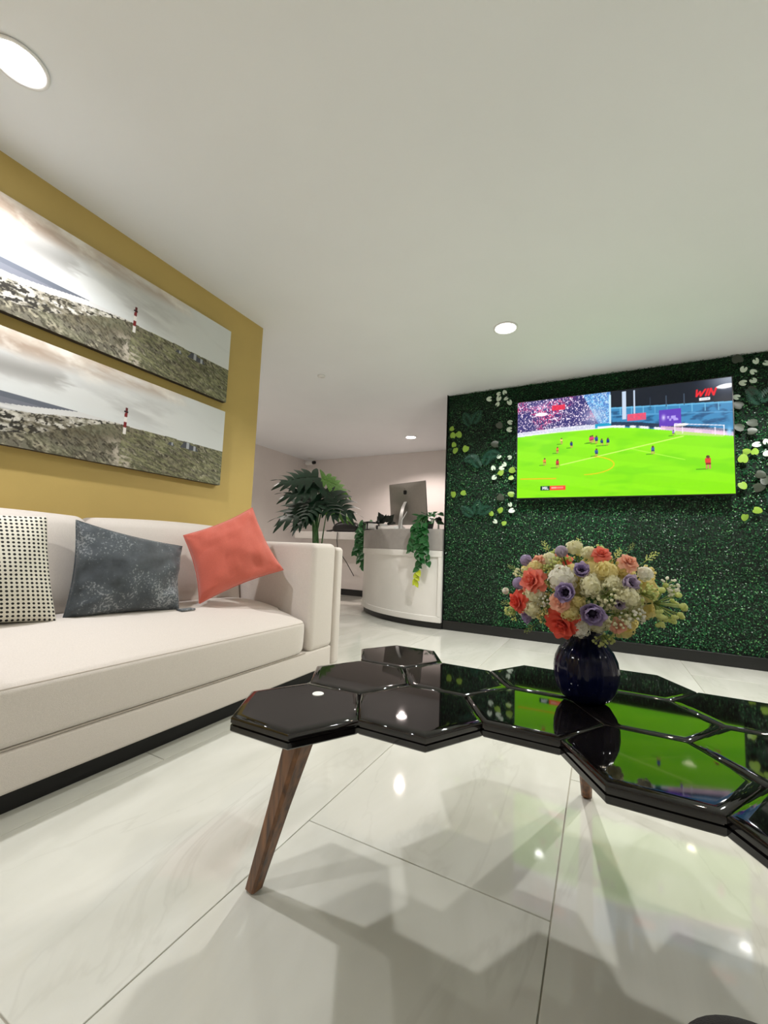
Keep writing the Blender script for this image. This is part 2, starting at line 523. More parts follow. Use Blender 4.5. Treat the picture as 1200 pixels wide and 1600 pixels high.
struct(obj('wall_front', MB().box(WX - 0.2, X1, Y0 - 0.1, Y0, 0, CEIL), 'wall_white', smooth=False))
wall_green = struct(obj('wall_green', MB().box(GX, X1, GY, GY + 0.11, 0, CEIL), 'hedge_backing', smooth=False), 'partition wall covered with artificial hedge panels', 'wall')
bb = MB().rbox(GX, X1, 3.762, GY, 0.0, 0.085, 0.004, seg=2)
struct(obj('baseboard_green', bb, 'black_skirting'), 'black skirting under the green wall', 'baseboard')
struct(obj('baseboard_back', MB().rbox(-4.667, GX, Y1 - 0.012, Y1, 0, 0.09, 0.003, seg=1), 'black_skirting'), 'black skirting along the reception wall', 'baseboard')
struct(obj('trim_1', MB().box(GX - 0.006, GX, 3.757, GY + 0.11, 0, CEIL), 'plastic_black', smooth=False), 'thin black edging at the end of the green wall', 'trim')

# ---- hedge panels, 0.5 m squares
PW = 0.5
def hedge_leaf_mesh(seed, n=3300):
    r = np.random.default_rng(seed)
    v = np.zeros((n, 4, 3)); col = np.zeros(n * 4)
    cx = r.uniform(-PW / 2, PW / 2, n); cz = r.uniform(-PW / 2, PW / 2, n)
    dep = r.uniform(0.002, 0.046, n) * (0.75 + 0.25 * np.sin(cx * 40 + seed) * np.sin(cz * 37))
    ang = r.uniform(0, 2 * PI, n)
    ln = r.uniform(0.008, 0.017, n); wd_ = ln * r.uniform(0.45, 0.7, n)
    tilt = r.uniform(-0.2, 1.0, n)
    d = np.stack([np.cos(ang) * np.cos(tilt), -np.sin(tilt), np.sin(ang) * np.cos(tilt)], 1)
    s = np.stack([-np.sin(ang), r.uniform(-0.5, 0.5, n), np.cos(ang)], 1)
    s /= np.linalg.norm(s, axis=1)[:, None]
    c = np.stack([cx, -dep, cz], 1)
    v[:, 0] = c
    v[:, 1] = c + d * (ln * 0.55)[:, None] + s * (wd_ * 0.5)[:, None]
    v[:, 2] = c + d * ln[:, None] + np.array([0, 0.002, 0])
    v[:, 3] = c + d * (ln * 0.55)[:, None] - s * (wd_ * 0.5)[:, None]
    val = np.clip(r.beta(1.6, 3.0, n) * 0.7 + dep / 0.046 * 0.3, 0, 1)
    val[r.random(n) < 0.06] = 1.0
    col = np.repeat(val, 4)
    me = bpy.data.meshes.new('foliage')
    me.from_pydata(v.reshape(-1, 3).tolist(), [], np.arange(n * 4).reshape(n, 4).tolist())
    a = me.attributes.new('leaf', 'FLOAT', 'POINT')
    a.data.foreach_set('value', col.astype(np.float32))
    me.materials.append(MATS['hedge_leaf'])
    return me
hedge_me = [hedge_leaf_mesh(s) for s in (1, 2, 3, 4)]
panel_me = MB().rbox(-PW / 2 + 0.001, PW / 2 - 0.001, -0.008, 0, -PW / 2 + 0.001, PW / 2 - 0.001, 0.002, seg=1).mesh('hedge_panel')
panel_me.materials.append(MATS['hedge_backing'])
nz = 5
panels = []
for i in range(7):
    for j in range(nz):
        zc = 0.085 + PW * (j + 0.5)
        if j == nz - 1:
            hgt = CEIL - (0.085 + PW * j)
            sz = hgt / PW
            zc = 0.085 + PW * j + hgt / 2
        else:
            sz = 1.0
        p = link('hedge_panel', panel_me, None, wall_green, (GX + PW * (i + 0.5), GY, zc))
        p.scale = (1, 1, sz)
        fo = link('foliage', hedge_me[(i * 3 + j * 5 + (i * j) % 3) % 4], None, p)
        fo['kind'] = 'stuff'
        fo.rotation_euler = (0, ((i + 2 * j) % 4) * PI / 2 if j < nz - 1 else 0, 0)

# ---- accent leaves on the upper part of the green wall
def round_leaf(veined, rnd=1.0):
    mb = MB()
    n = 14
    pts = []
    for k in range(n):
        t = 2 * PI * k / n
        r = 1.0 - 0.42 * max(0, math.cos(t)) ** 8 + 0.16 * max(0, -math.cos(t)) ** 6
        pts.append((r * math.sin(t) * 0.86, -0.05 - 0.16 * (1 - abs(math.sin(t))) * 0 - 0.12 * math.cos(t) ** 2, r * math.cos(t)))
    v = [(0, -0.22, -0.05)] + pts
    f = [(0, 1 + (k + 1) % n, 1 + k) for k in range(n)]
    mb.add(v, f)
    return mb
def leaf_mesh(m1, m2=None):
    mb = round_leaf(True)
    me = mb.mesh('leaf', True)
    me.materials.append(MATS[m1])
    if m2:
        me.materials.append(MATS[m2])
        for p in me.polygons:
            if p.index in (0, 13):
                p.material_index = 1
    return me
LM = {'w': leaf_mesh('leaf_white', 'leaf_vein'), 'y': leaf_mesh('leaf_lime'), 'b': leaf_mesh('leaf_bronze')}
ACC = [('w',-0.903,2.147),('w',-0.818,2.184),('w',-0.818,2.145),('w',-0.831,2.085),('w',-0.752,2.131),('w',-0.724,2.093),('w',-0.717,1.838),('w',-0.81,1.599),('w',-0.718,1.583),('w',-0.763,1.523),('w',-0.781,1.491),('w',-0.86,1.491),('w',-0.849,1.409),('w',-0.839,1.009),('w',-0.709,1.161),('w',-0.691,1.105),('w',-0.767,2.187),('w',-0.713,1.904),('y',-1.257,1.902),('y',-1.25,1.83),('y',-1.194,1.84),('y',-1.237,1.738),('y',-1.221,1.686),('y',-1.12,1.698),('y',-1.231,1.268),('y',-1.131,1.275),('y',-0.794,1.444),('y',-0.69,1.467),('y',-0.698,1.397),('y',-0.697,1.249),('y',-0.794,1.106),('y',-0.761,0.99),('y',-0.872,1.079),('b',-0.844,1.715),('b',-0.814,1.891),('b',-0.796,1.228),('w',0.995,2.171),('w',1.053,2.143),('w',0.927,2.121),('w',0.982,2.089),('w',0.924,2.018),('w',0.977,2.028),('w',0.985,1.56),('w',1.034,1.573),('w',1.035,1.492),('w',0.884,1.917),('b',0.962,1.955),('b',0.892,1.854),('b',0.894,1.69),('b',0.956,1.658),('b',0.968,1.717),('b',0.992,1.346),('b',1.025,1.294),('b',0.979,1.253),('b',0.895,2.194),('y',0.922,1.513),('y',0.904,1.458),('y',0.971,1.505),('y',0.895,1.273),('y',0.902,1.048),('y',0.968,1.094)]
def fern_mesh():
    mb = MB()
    mb.tube([(0, 0, 0), (0, -0.03, 0.08), (0, -0.05, 0.17)], [0.0016, 0.0013, 0.0006], 5)
    for k in range(11):
        t = (k + 1) / 12
        z = 0.17 * t; y = -0.03 * math.sin(t * 2) - 0.01
        L = 0.062 * math.sin(PI * (0.18 + 0.8 * t))
        for s in (-1, 1):
            mb.add([(0, y, z), (s * L * 0.5, y - 0.006, z + 0.012 + 0.006), (s * L, y + 0.004, z + 0.022), (s * L * 0.5, y - 0.004, z + 0.004)], [(0, 1, 2, 3)])
    me = mb.mesh('fern_frond', True)
    me.materials.append(MATS['leaf_teal'])
    return me
FERN = fern_mesh()
ACC = [a for a in ACC]
for (x, z) in ((1.13, 1.9), (1.2, 1.55), (1.25, 1.2), (1.18, 2.05), (1.3, 1.7)):
    ACC.append(('w', x, z)); ACC.append(('y', x + 0.07, z - 0.12))
for i, (k, x, z) in enumerate(ACC):
    rs = random.Random(i)
    s = {'w': 0.024, 'y': 0.029, 'b': 0.034}[k] * rs.uniform(0.85, 1.2)
    m = Matrix.Translation((x, 3.752, z)) @ Matrix.Rotation(rs.uniform(-0.35, 0.35), 4, 'X') @ Matrix.Rotation(rs.uniform(-0.3, 0.3), 4, 'Z') @ Matrix.Rotation(rs.uniform(0, 2 * PI), 4, 'Y') @ Matrix.Scale(s, 4)
    link('leaf', LM[k], None, wall_green, None, m)
for i, (x, z, a) in enumerate(((-0.95, 1.52, 0.5), (-0.97, 1.50, -0.7), (-0.94, 1.62, 1.6), (-0.98, 1.60, -1.7), (-1.01, 1.06, 0.2), (-1.03, 1.05, -0.9), (-1.0, 1.08, 1.2), (-1.06, 1.92, 0.6), (-1.08, 1.90, -0.4), (1.0, 1.86, 0.8), (1.02, 1.84, -0.6), (1.05, 1.12, 0.2))):
    link('fern_frond', FERN, None, wall_green, None, Matrix.Translation((x, 3.758, z)) @ Matrix.Rotation(a, 4, 'Y') @ Matrix.Scale(0.85, 4))

# ------------------------------------------------------------------ ceiling lights and sensors
ring_mb = MB().lathe([(0.076, 0.0), (0.080, -0.003), (0.080, -0.006), (0.074, -0.009), (0.066, -0.006), (0.064, 0.0)], 40)
ring_me = ring_mb.mesh('trim_ring')
lens_me_mb = MB().lathe([(0.064, 0.0), (0.064, -0.003), (0.05, -0.0045), (0.02, -0.0055)], 32)
for i, (x, y, wts, colr, lab) in enumerate(DOWNLIGHTS):
    t = thing('downlight', lab, 'light', (x, y, CEIL))
    link('trim_ring', ring_me, 'light_trim', t)
    lens_mat('lens_%d' % i, colr, 22.0)
    lm = lens_me_mb.mesh('lens')
    link('lens', lm, 'lens_%d' % i, t)
    ld = bpy.data.lights.new('lamp', 'SPOT')
    ld.energy = wts * LIGHT_SCALE
    ld.color = colr
    ld.spot_size = math.radians(144)
    ld.spot_blend = 0.55
    ld.shadow_soft_size = 0.035
    lo = bpy.data.objects.new('lamp', ld)
    COL.objects.link(lo)
    lo.parent = t
    lo.location = (0, 0, -0.012)

t = thing('smoke_detector', 'small white disc sensor on the ceiling beyond the mustard wall', 'smoke detector', (-2.203, 2.9, CEIL))
obj('housing', MB().lathe([(0.034, 0), (0.034, -0.008), (0.028, -0.014), (0.010, -0.016)], 28), 'plastic_white', t)
obj('sensor', MB().lathe([(0.012, -0.016), (0.012, -0.022), (0.006, -0.025)], 16), 'plastic_white', t)

t = thing('security_camera', 'small security camera high in the corner of the reception', 'camera', (-4.46, 5.70, CEIL))
obj('mount', MB().lathe([(0.05, 0), (0.05, -0.012), (0.018, -0.02), (0.012, -0.06)], 20), 'plastic_white', t)
cm = obj('body', MB().rbox(-0.10, 0.06, -0.035, 0.035, -0.115, -0.05, 0.02, seg=3), 'plastic_white', t)
obj('lens', MB().tube([(0.055, -0.005, -0.083), (0.10, -0.012, -0.083)], [0.03, 0.028], 18), 'plastic_black', cm)

# ------------------------------------------------------------------ painters for flat prints
def vnoise(x, y, seed=0):
    xi = np.floor(x).astype(int); yi = np.floor(y).astype(int)
    xf = x - xi; yf = y - yi
    xf = xf * xf * (3 - 2 * xf); yf = yf * yf * (3 - 2 * yf)
    def h(a, b):
        n = (a * 374761393 + b * 668265263 + seed * 974711) & 0x7fffffff
        n = ((n ^ (n >> 13)) * 1274126177) & 0x7fffffff
        return ((n ^ (n >> 16)) & 0xffff) / 65535.0
    return (h(xi, yi) * (1 - xf) + h(xi + 1, yi) * xf) * (1 - yf) + (h(xi, yi + 1) * (1 - xf) + h(xi + 1, yi + 1) * xf) * yf
def fbm(x, y, oct=5, seed=0):
    a = 0.5; s = 0; t = 0
    for o in range(oct):
        s = s + a * vnoise(x, y, seed + o * 17); t += a
        x = x * 2.03 + 3.1; y = y * 2.03 + 1.7; a *= 0.55
    return s / t
def sstep(a, b, x):
    t = np.clip((x - a) / (b - a), 0, 1)
    return t * t * (3 - 2 * t)
def blend(img, c, m):
    img[:] = img * (1 - m[..., None]) + np.array(c, float) / 255.0 * m[..., None]
def print_mesh(name, img, wid, hgt, mtl, depth_fn=None):
    """img[j,i] (row 0 at the bottom) as colours on a grid in the local x-z plane facing -y"""
    ny, nx = img.shape[:2]
    xs = np.linspace(-wid / 2, wid / 2, nx); zs = np.linspace(0, hgt, ny)
    X, Z = np.meshgrid(xs, zs)
    v = np.stack([X, np.zeros_like(X), Z], -1).reshape(-1, 3)
    idx = np.arange(nx * ny).reshape(ny, nx)
    f = np.stack([idx[:-1, :-1], idx[:-1, 1:], idx[1:, 1:], idx[1:, :-1]], -1).reshape(-1, 4)
    me = bpy.data.meshes.new(name)
    me.vertices.add(len(v)); me.vertices.foreach_set('co', v.ravel().astype(np.float32))
    me.loops.add(f.size); me.loops.foreach_set('vertex_index', f.ravel().astype(np.int32))
    me.polygons.add(len(f)); me.polygons.foreach_set('loop_start', (np.arange(len(f)) * 4).astype(np.int32))
    me.update(calc_edges=True); me.validate()
    a = me.attributes.new('print', 'FLOAT_COLOR', 'POINT')
    c = np.ones((ny * nx, 4), np.float32)
    c[:, :3] = s2l(np.clip(img, 0, 1)).reshape(-1, 3)
    a.data.foreach_set('color', c.ravel())
    me.materials.append(MATS[mtl])
    return me

def paint_dunes(nx=560, ny=168):
    U, V = np.meshgrid(np.linspace(0, 1, nx), np.linspace(0, 1, ny))
    A = 3.45
    X = U * A
    img = np.zeros((ny, nx, 3))
    blend(img, (222, 224, 222), np.ones_like(U))
    # pale sky, darker grey streaks and warm cloud bank falling from top left
    band = V - (0.70 + 0.22 * U)                 # >0 above the slanting lower edge of the clouds
    n = fbm(X * 2.2 + 1, (V + 0.35 * U) * 3.2, 6, 3)
    n2 = fbm(X * 1.3 + 9, (V + 0.4 * U) * 6.0, 5, 8)
    blend(img, (206, 190, 172), sstep(0.02, 0.2, band + 0.35 * (n - 0.5)) * 0.85)
    blend(img, (170, 148, 130), sstep(0.5, 0.72, n2) * sstep(-0.05, 0.12, band) * 0.75)
    blend(img, (244, 240, 232), sstep(0.55, 0.75, n) * sstep(-0.14, 0.06, band) * 0.9)
    blend(img, (150, 148, 144), sstep(0.16, 0.0, np.abs(band + 0.10)) * sstep(0.42, 0.6, fbm(X * 1.6 + 4, (V + 0.2 * U) * 7, 5, 91)) * 0.8 * sstep(0.85, 0.35, U))
    blend(img, (170, 170, 168), sstep(0.52, 0.75, n2) * sstep(0.1, -0.25, band) * 0.45)
    blend(img, (226, 230, 230), sstep(0.62, 0.45, V) * 0.7)
    blend(img, (222, 226, 226), sstep(0.72, 0.9, U) * 0.8)
    # sea, surf and sand
    hz = 0.45
    sea = (V < hz)
    blend(img, (120, 124, 134), sea * sstep(0.64, 0.55, U))
    blend(img, (92, 98, 110), (sea & (V > hz - 0.045)) * sstep(0.6, 0.5, U) * 0.6)
    surf = (V < hz - 0.10 - 0.02 * np.sin(U * 9) + 0.11 * sstep(0.3, 0.6, U)) & sea
    blend(img, (228, 228, 226), surf * 0.95)
    blend(img, (176, 178, 180), surf * sstep(0.55, 0.7, fbm(X * 2, V * 40, 3, 5)) * 0.6)
    # land
    ridge = np.interp(U, [0, .2, .3, .4, .48, .55, .60, .66, .75, 1.0], [.20, .24, .285, .33, .385, .425, .445, .44, .45, .452])
    ridge = ridge + 0.012 * (fbm(X * 14, X * 0 + 2, 4, 12) - 0.5)
    land = V < ridge
    blend(img, (118, 114, 100), land * 1.0)
    g1 = fbm(X * 26 + V * 20, V * 26 - X * 10, 5, 21)
    g2 = fbm(X * 60 + V * 70, V * 24 - X * 20, 3, 31)
    g3 = fbm(X * 5, V * 6, 4, 41)
    blend(img, (192, 186, 162), land * sstep(0.47, 0.66, g1) * 0.85)
    blend(img, (48, 44, 36), land * sstep(0.54, 0.34, g2) * 0.85)
    blend(img, (132, 134, 106), land * sstep(0.45, 0.65, g3) * 0.45)
    blend(img, (96, 92, 72), land * sstep(0.5, 0.3, g3) * 0.5)
    # bright sand with dark tufts at the left upper slope
    up = land & (V > ridge - 0.19 * sstep(0.64, 0.36, U)) & (U < 0.62)
    blend(img, (226, 222, 212), up * sstep(0.3, 0.55, fbm(X * 9, V * 30, 4, 51)) * 0.9)
    blend(img, (40, 38, 34), up * sstep(0.54, 0.62, fbm(X * 30, V * 46, 3, 61)) * 0.95)
    # grassy crest in the middle, sandy path at its foot
    crest = np.exp(-((U - 0.52) / 0.16) ** 2 - ((V - 0.27) / 0.13) ** 2)
    blend(img, (86, 80, 62), land * crest * sstep(0.35, 0.6, g1) * 0.75)
    path = np.exp(-((U - 0.60 + 0.12 * (V - 0.3)) / 0.035) ** 2) * sstep(0.34, 0.2, V)
    blend(img, (206, 196, 182), land * path * sstep(0.4, 0.55, g1) * 0.85)
    rt = land & (U > 0.62)
    blend(img, (150, 152, 112), rt * sstep(0.4, 0.62, fbm(X * 10 - V * 8, V * 60 + X * 16, 4, 71)) * 0.65)
    blend(img, (84, 86, 62), rt * sstep(0.56, 0.66, fbm(X * 12 - V * 12, V * 70 + X * 22, 4, 81)) * 0.7)
    # lighthouse: white and red bands, gallery and lantern
    lu, lb, lt = 0.628, 0.35, 0.625
    hw = 0.0048 - 0.0014 * (V - lb) / (lt - lb)
    tw = (np.abs(U - lu) < hw) & (V > lb) & (V < lt - 0.03)
    blend(img, (236, 232, 228), tw * 1.0)
    for a, b in ((0.425, 0.485), (0.535, 0.585)):
        blend(img, (128, 40, 42), (tw & (V > a) & (V < b)) * 1.0)
    blend(img, (52, 30, 32), ((np.abs(U - lu) < 0.0068) & (V > 0.585) & (V < 0.6)) * 1.0)
    blend(img, (96, 34, 36), ((np.abs(U - lu) < 0.0036) & (V >= 0.6) & (V < 0.635)) * 1.0)
    # far cottages
    for hu, hv, hs in ((0.845, 0.37, 1.5), (0.872, 0.36, 1.2), (0.785, 0.36, 0.8)):
        roof = (np.abs(U - hu) * A < 0.06 * hs * (1 - 0.6 * (V - hv) / (0.05 * hs))) & (V > hv) & (V < hv + 0.05 * hs)
        blend(img, (78, 82, 92), roof * 0.95)
        blend(img, (200, 204, 210), (roof & (np.abs(U - hu - 0.004) * A < 0.012 * hs)) * 0.8)
    return img

ART_W, ART_H = 1.601, 0.463
art_me = print_mesh('print', paint_dunes(), ART_W, ART_H, 'canvas_print')
art_body = MB().rbox(-ART_W / 2, ART_W / 2, 0.0006, 0.032, 0, ART_H, 0.002, seg=1).mesh('canvas_body', True, 30)
for z, lab in ((1.598, 'canvas print of a lighthouse on dunes, the upper of two on the mustard wall'),
               (1.076, 'canvas print of a lighthouse on dunes, the lower of two above the sofa')):
    t = thing('canvas_print', lab, 'picture', (WX + 0.034, 1.771 - ART_W / 2, z), PI / 2, 'lighthouse canvases on the mustard wall')
    link('canvas_body', art_body, 'canvas_side', t)
    link('print', art_me, None, t)

def paint_match(nx=440, ny=248):
    U, V = np.meshgrid(np.linspace(0, 1, nx), np.linspace(0, 1, ny))
    A = 16 / 9
    X = U * A
    r = np.random.default_rng(5)
    img = np.zeros((ny, nx, 3))
    blend(img, (10, 16, 34), np.ones_like(U))
    pt = np.interp(U, [0, .25, .5, .6, .8, 1.0], [.632, .655, .648, .628, .56, .488])
    # left stand with its crowd
    stand_r = 0.484 + 0.0 * V
    st = (U < 0.484) & (V > pt)
    blend(img, (70, 120, 190), st * 1.0)
    cr = vnoise(X * 150, V * 110, 3); cr2 = vnoise(X * 150 + 40, V * 110 + 9, 5); big = fbm(X * 4, V * 5, 3, 9)
    crowd = st & (U < 0.40 - 0.25 * (V - 0.8))
    blend(img, (54, 44, 110), crowd * 1.0)
    blend(img, (206, 60, 120), crowd * sstep(0.45, 0.6, cr) * sstep(0.4, 0.55, big))
    blend(img, (236, 220, 240), crowd * sstep(0.66, 0.78, cr2))
    blend(img, (30, 40, 100), crowd * sstep(0.3, 0.18, cr2))
    seats = st & ~crowd
    blend(img, (120, 190, 230), seats * sstep(0.5, 0.65, cr))
    blend(img, (220, 230, 240), seats * sstep(0.6, 0.75, cr2) * 0.7)
    blend(img, (190, 200, 220), np.exp(-((U - .40) / .05) ** 2 - ((V - .78) / .08) ** 2) * st * 0.7)
    blend(img, (230, 206, 236), np.exp(-((U - .13) / .05) ** 2 - ((V - .93) / .035) ** 2) * 0.4)  # downlight's reflection on the glass, painted in as a pale glow
    blend(img, (226, 40, 70), ((U > .19) & (U < .258) & (V > .875) & (V < .93)) * 0.9)
    blend(img, (226, 230, 240), (st & (V < pt + 0.045) & (U < 0.42)) * 0.85)
    blend(img, (20, 150, 190), ((U > .41) & (U < .50) & (V > .645) & (V < .70)) * 1.0)
    blend(img, (190, 220, 240), (np.abs(U - 0.482) < 0.004) & (V > .69) & (V < .97))
    # right stand under a dark sky
    top = np.interp(U, [.484, 1.0], [.845, .79])
    rs_ = (U > 0.486) & (V < top) & (V > pt)
    blend(img, (54, 128, 176), rs_ * 1.0)
    blend(img, (24, 76, 120), rs_ * sstep(0.5, 0.7, fbm(X * 12, V * 24, 3, 13)) * 0.9)
    blend(img, (100, 176, 214), rs_ * sstep(0.012, 0.0, np.abs(V - top + 0.008)))
    blend(img, (92, 160, 204), rs_ * sstep(0.010, 0.0, np.abs(V - top + 0.062 + 0.03 * U)) * 0.8)
    for k in range(9):
        cx = 0.53 + k * 0.052
        blend(img, (110, 180, 215), rs_ * (np.abs(U - cx - 0.0 * V) < 0.0018) * (V > top - 0.075) * 0.8)
    blend(img, (20, 34, 58), (rs_ & (V < pt + 0.055) & (V > pt + 0.012)) * 0.8)
    for cx, w in ((0.548, 0.009), (0.594, 0.003)):
        blend(img, (190, 205, 225), (np.abs(U - cx) < w) & (V > .72) & (V < .985))
    for cx in (0.665, 0.735, 0.81):
        blend(img, (60, 76, 96), (np.abs(U - cx) < 0.002) & (V > .80) & (V < .90))
    blend(img, (236, 70, 100), ((U > .562) & (U < .646) & (V > .70) & (V < .765)) * (0.75 + 0.25 * cr))
    blend(img, (92, 54, 176), ((U > .702) & (U < .795) & (V > .618) & (V < .77)))
    blend(img, (200, 190, 236), np.exp(-((U - .722) / .008) ** 2 - ((V - .70) / .025) ** 2))
    blend(img, (170, 150, 226), ((U > .738) & (U < .785) & (np.abs(V - .69) < .022)) * sstep(.4, .6, vnoise(X * 60, V * 30, 6)))
    ad = (V > pt) & (V < pt + 0.022) & (U > 0.42)
    blend(img, (226, 226, 236), ad * sstep(.35, .6, vnoise(X * 26, V * 0 + 2, 8)))
    blend(img, (240, 190, 214), ((V > pt - .005) & (V < pt + .035) & (U > .71)) * 0.8)
    # pitch with mown bands and markings
    pitch = V < pt
    blend(img, (132, 222, 12), pitch * 1.0)
    blend(img, (150, 236, 26), pitch * sstep(0.35, 0.65, 0.5 + 0.5 * np.sin((U * 0.5 + V * 1.6) * 20)) * 0.35)
    blend(img, (104, 204, 8), pitch * sstep(0.5, 0.7, fbm(X * 3, V * 9, 3, 15)) * 0.45)
    def seg(u0, v0, u1, v1, w, c, op=1.0):
        du, dv = (u1 - u0) * A, v1 - v0
        L2 = du * du + dv * dv
        t = np.clip(((X - u0 * A) * du + (V - v0) * dv) / L2, 0, 1)
        d = np.hypot(X - u0 * A - t * du, V - v0 - t * dv)
        blend(img, c, sstep(w, w * 0.4, d) * op)
    seg(.235, .318, .802, .517, .007, (206, 250, 120), 0.85)
    seg(.58, .433, .807, .307, .005, (190, 244, 100), 0.6)
    seg(.0, .645, .45, .655, .008, (236, 240, 240), 0.7)
    prev = None
    for k in range(13):
        a = -1.6 + 2.9 * k / 12
        q = (.36 + .138 * math.cos(a) * 1.0, .300 + .088 * math.sin(a))
        if prev:
            seg(*prev, *q, .007, (240, 190, 20), 0.75)
        prev = q
    seg(.02, .195, .21, .186, .008, (250, 170, 20), 0.8)
    # goal
    for g in ((.768, .56, .768, .635), (.768, .635, .965, .585), (.965, .50, .965, .585), (.80, .545, .80, .60), (.93, .51, .93, .575)):
        seg(*g, .005, (244, 240, 250), 0.9)
    blend(img, (230, 206, 226), ((U > .772) & (U < .962) & (V > .535 - (U - .77) * .25) & (V < .60 - (U - .77) * .2)) * 0.45)
    blend(img, (150, 210, 250), np.exp(-((U - .985) / .012) ** 2 - ((V - .53) / .035) ** 2) * 0.9)
    # players: shirt, shorts, legs and a cast shadow
    P = [(.219, .295, 1.15, (200, 40, 60)), (.151, .325, 1.0, (226, 130, 60)), (.219, .44, .85, (230, 110, 60)), (.24, .53, .8, (226, 200, 110)),
         (.291, .485, .85, (30, 60, 120)), (.387, .515, 1.0, (220, 50, 110)), (.396, .52, 1.0, (210, 60, 110)), (.415, .51, 1.0, (40, 60, 150)),
         (.441, .485, .9, (30, 70, 120)), (.47, .485, .95, (30, 50, 130)), (.415, .385, 1.0, (50, 80, 150)), (.673, .375, 1.0, (60, 90, 160)),
         (.899, .215, 1.6, (214, 60, 50)), (.762, .53, .7, (150, 120, 190))]
    for (pu, pv, s, c) in P:
        h = 0.062 * s
        blend(img, (40, 120, 10), ((V > pv - .004) & (V < pv + .004) & (U < pu) & (U > pu - .03 * s)) * 0.7)
        for dx in (-.004, .004):
            blend(img, (190, 130, 90), (np.abs(U - pu - dx * s) < .0022 * s) & (V >= pv) & (V < pv + h * .45))
        blend(img, tuple(int(q * .6) for q in c), (np.abs(U - pu) < .0065 * s) & (V > pv + h * .38) & (V < pv + h * .58))
        blend(img, c, (np.abs(U - pu) < .0075 * s) & (V >= pv + h * .55) & (V < pv + h * .95))
        blend(img, (90, 56, 40), np.hypot((U - pu) * A, V - pv - h * 1.07) < .0085 * s)
    # ceiling downlight's glare on the glass, painted into the picture top right
    blend(img, (200, 208, 220), np.exp(-(((U - 1.0) / .09) ** 2 + ((V - .99) / .11) ** 2)) * 0.7 * (V > top))
    # channel mark: slanted red letters WIN over a white bar
    def stroke(pts, w=.0085):
        for a, b in zip(pts[:-1], pts[1:]):
            seg(a[0], a[1], b[0], b[1], w, (226, 30, 44), 1.0)
    lx, ly, lh, lw = .853, .862, .055, .034
    sl = .010
    stroke([(lx + sl, ly + lh), (lx + .008, ly), (lx + .017 + sl * .6, ly + lh * .7), (lx + .024, ly), (lx + .034 + sl, ly + lh)], .010)
    stroke([(lx + .045, ly), (lx + .045 + sl, ly + lh)], .011)
    stroke([(lx + .056, ly), (lx + .056 + sl, ly + lh), (lx + .076, ly), (lx + .076 + sl, ly + lh)], .011)
    blend(img, (236, 236, 240), (U > .872) & (U < .914) & (V > .818) & (V < .846))
    blend(img, (110, 110, 120), (U > .877) & (U < .909) & (np.abs(V - .832) < .005) & (np.sin(U * 1400) > 0))
    # score strip with team letters MIL
    blend(img, (16, 60, 50), (U > .129) & (U < .178) & (V > .072) & (V < .116))
    blend(img, (236, 70, 50), (U >= .178) & (U < .26) & (V > .072) & (V < .116))
    bx, by, bh = .142, .082, .024
    def ws(pts):
        for a, b in zip(pts[:-1], pts[1:]):
            seg(a[0], a[1], b[0], b[1], .0045, (244, 250, 250), 1.0)
    ws([(bx, by), (bx, by + bh), (bx + .005, by + bh * .45), (bx + .010, by + bh), (bx + .010, by)])
    ws([(bx + .016, by), (bx + .016, by + bh)])
    ws([(bx + .022, by + bh), (bx + .022, by), (bx + .029, by)])
    blend(img, (250, 200, 180), (U > .188) & (U < .25) & (np.abs(V - .094) < .008) & (np.sin(U * 900) > 0.1))
    return img

TVX0, TVX1, TVZ0, TVZ1, TVY = -0.646, 0.850, 1.199, 2.060, 3.695
tv = thing('television', 'large flat television showing a football match on the green wall', 'television', ((TVX0 + TVX1) / 2, TVY, TVZ0))
tw, th = TVX1 - TVX0, TVZ1 - TVZ0
obj('casing', MB().rbox(-tw / 2, tw / 2, 0.001, 0.036, 0, th, 0.004, seg=2), 'plastic_black', tv)
obj('rear_housing', MB().rbox(-tw * 0.36, tw * 0.36, 0.03, 0.06, 0.08, th * 0.7, 0.012, seg=2), 'plastic_black', tv)
obj('wall_bracket', MB().box(-0.2, 0.2, 0.055, 0.095, 0.25, 0.5), 'plastic_black', tv, smooth=False)
scr = print_mesh('screen', paint_match(), tw - 0.012, th - 0.014, 'screen_glow')
link('screen', scr, None, tv, (0, 0, 0.008))
fm = MB()
fm.box(-tw / 2, tw / 2, -0.002, 0.002, th - 0.005, th); fm.box(-tw / 2, tw / 2, -0.002, 0.002, 0, 0.007)
fm.box(-tw / 2, -tw / 2 + 0.005, -0.002, 0.002, 0, th); fm.box(tw / 2 - 0.005, tw / 2, -0.002, 0.002, 0, th)
obj('bezel', fm, 'plastic_black', tv, smooth=False)

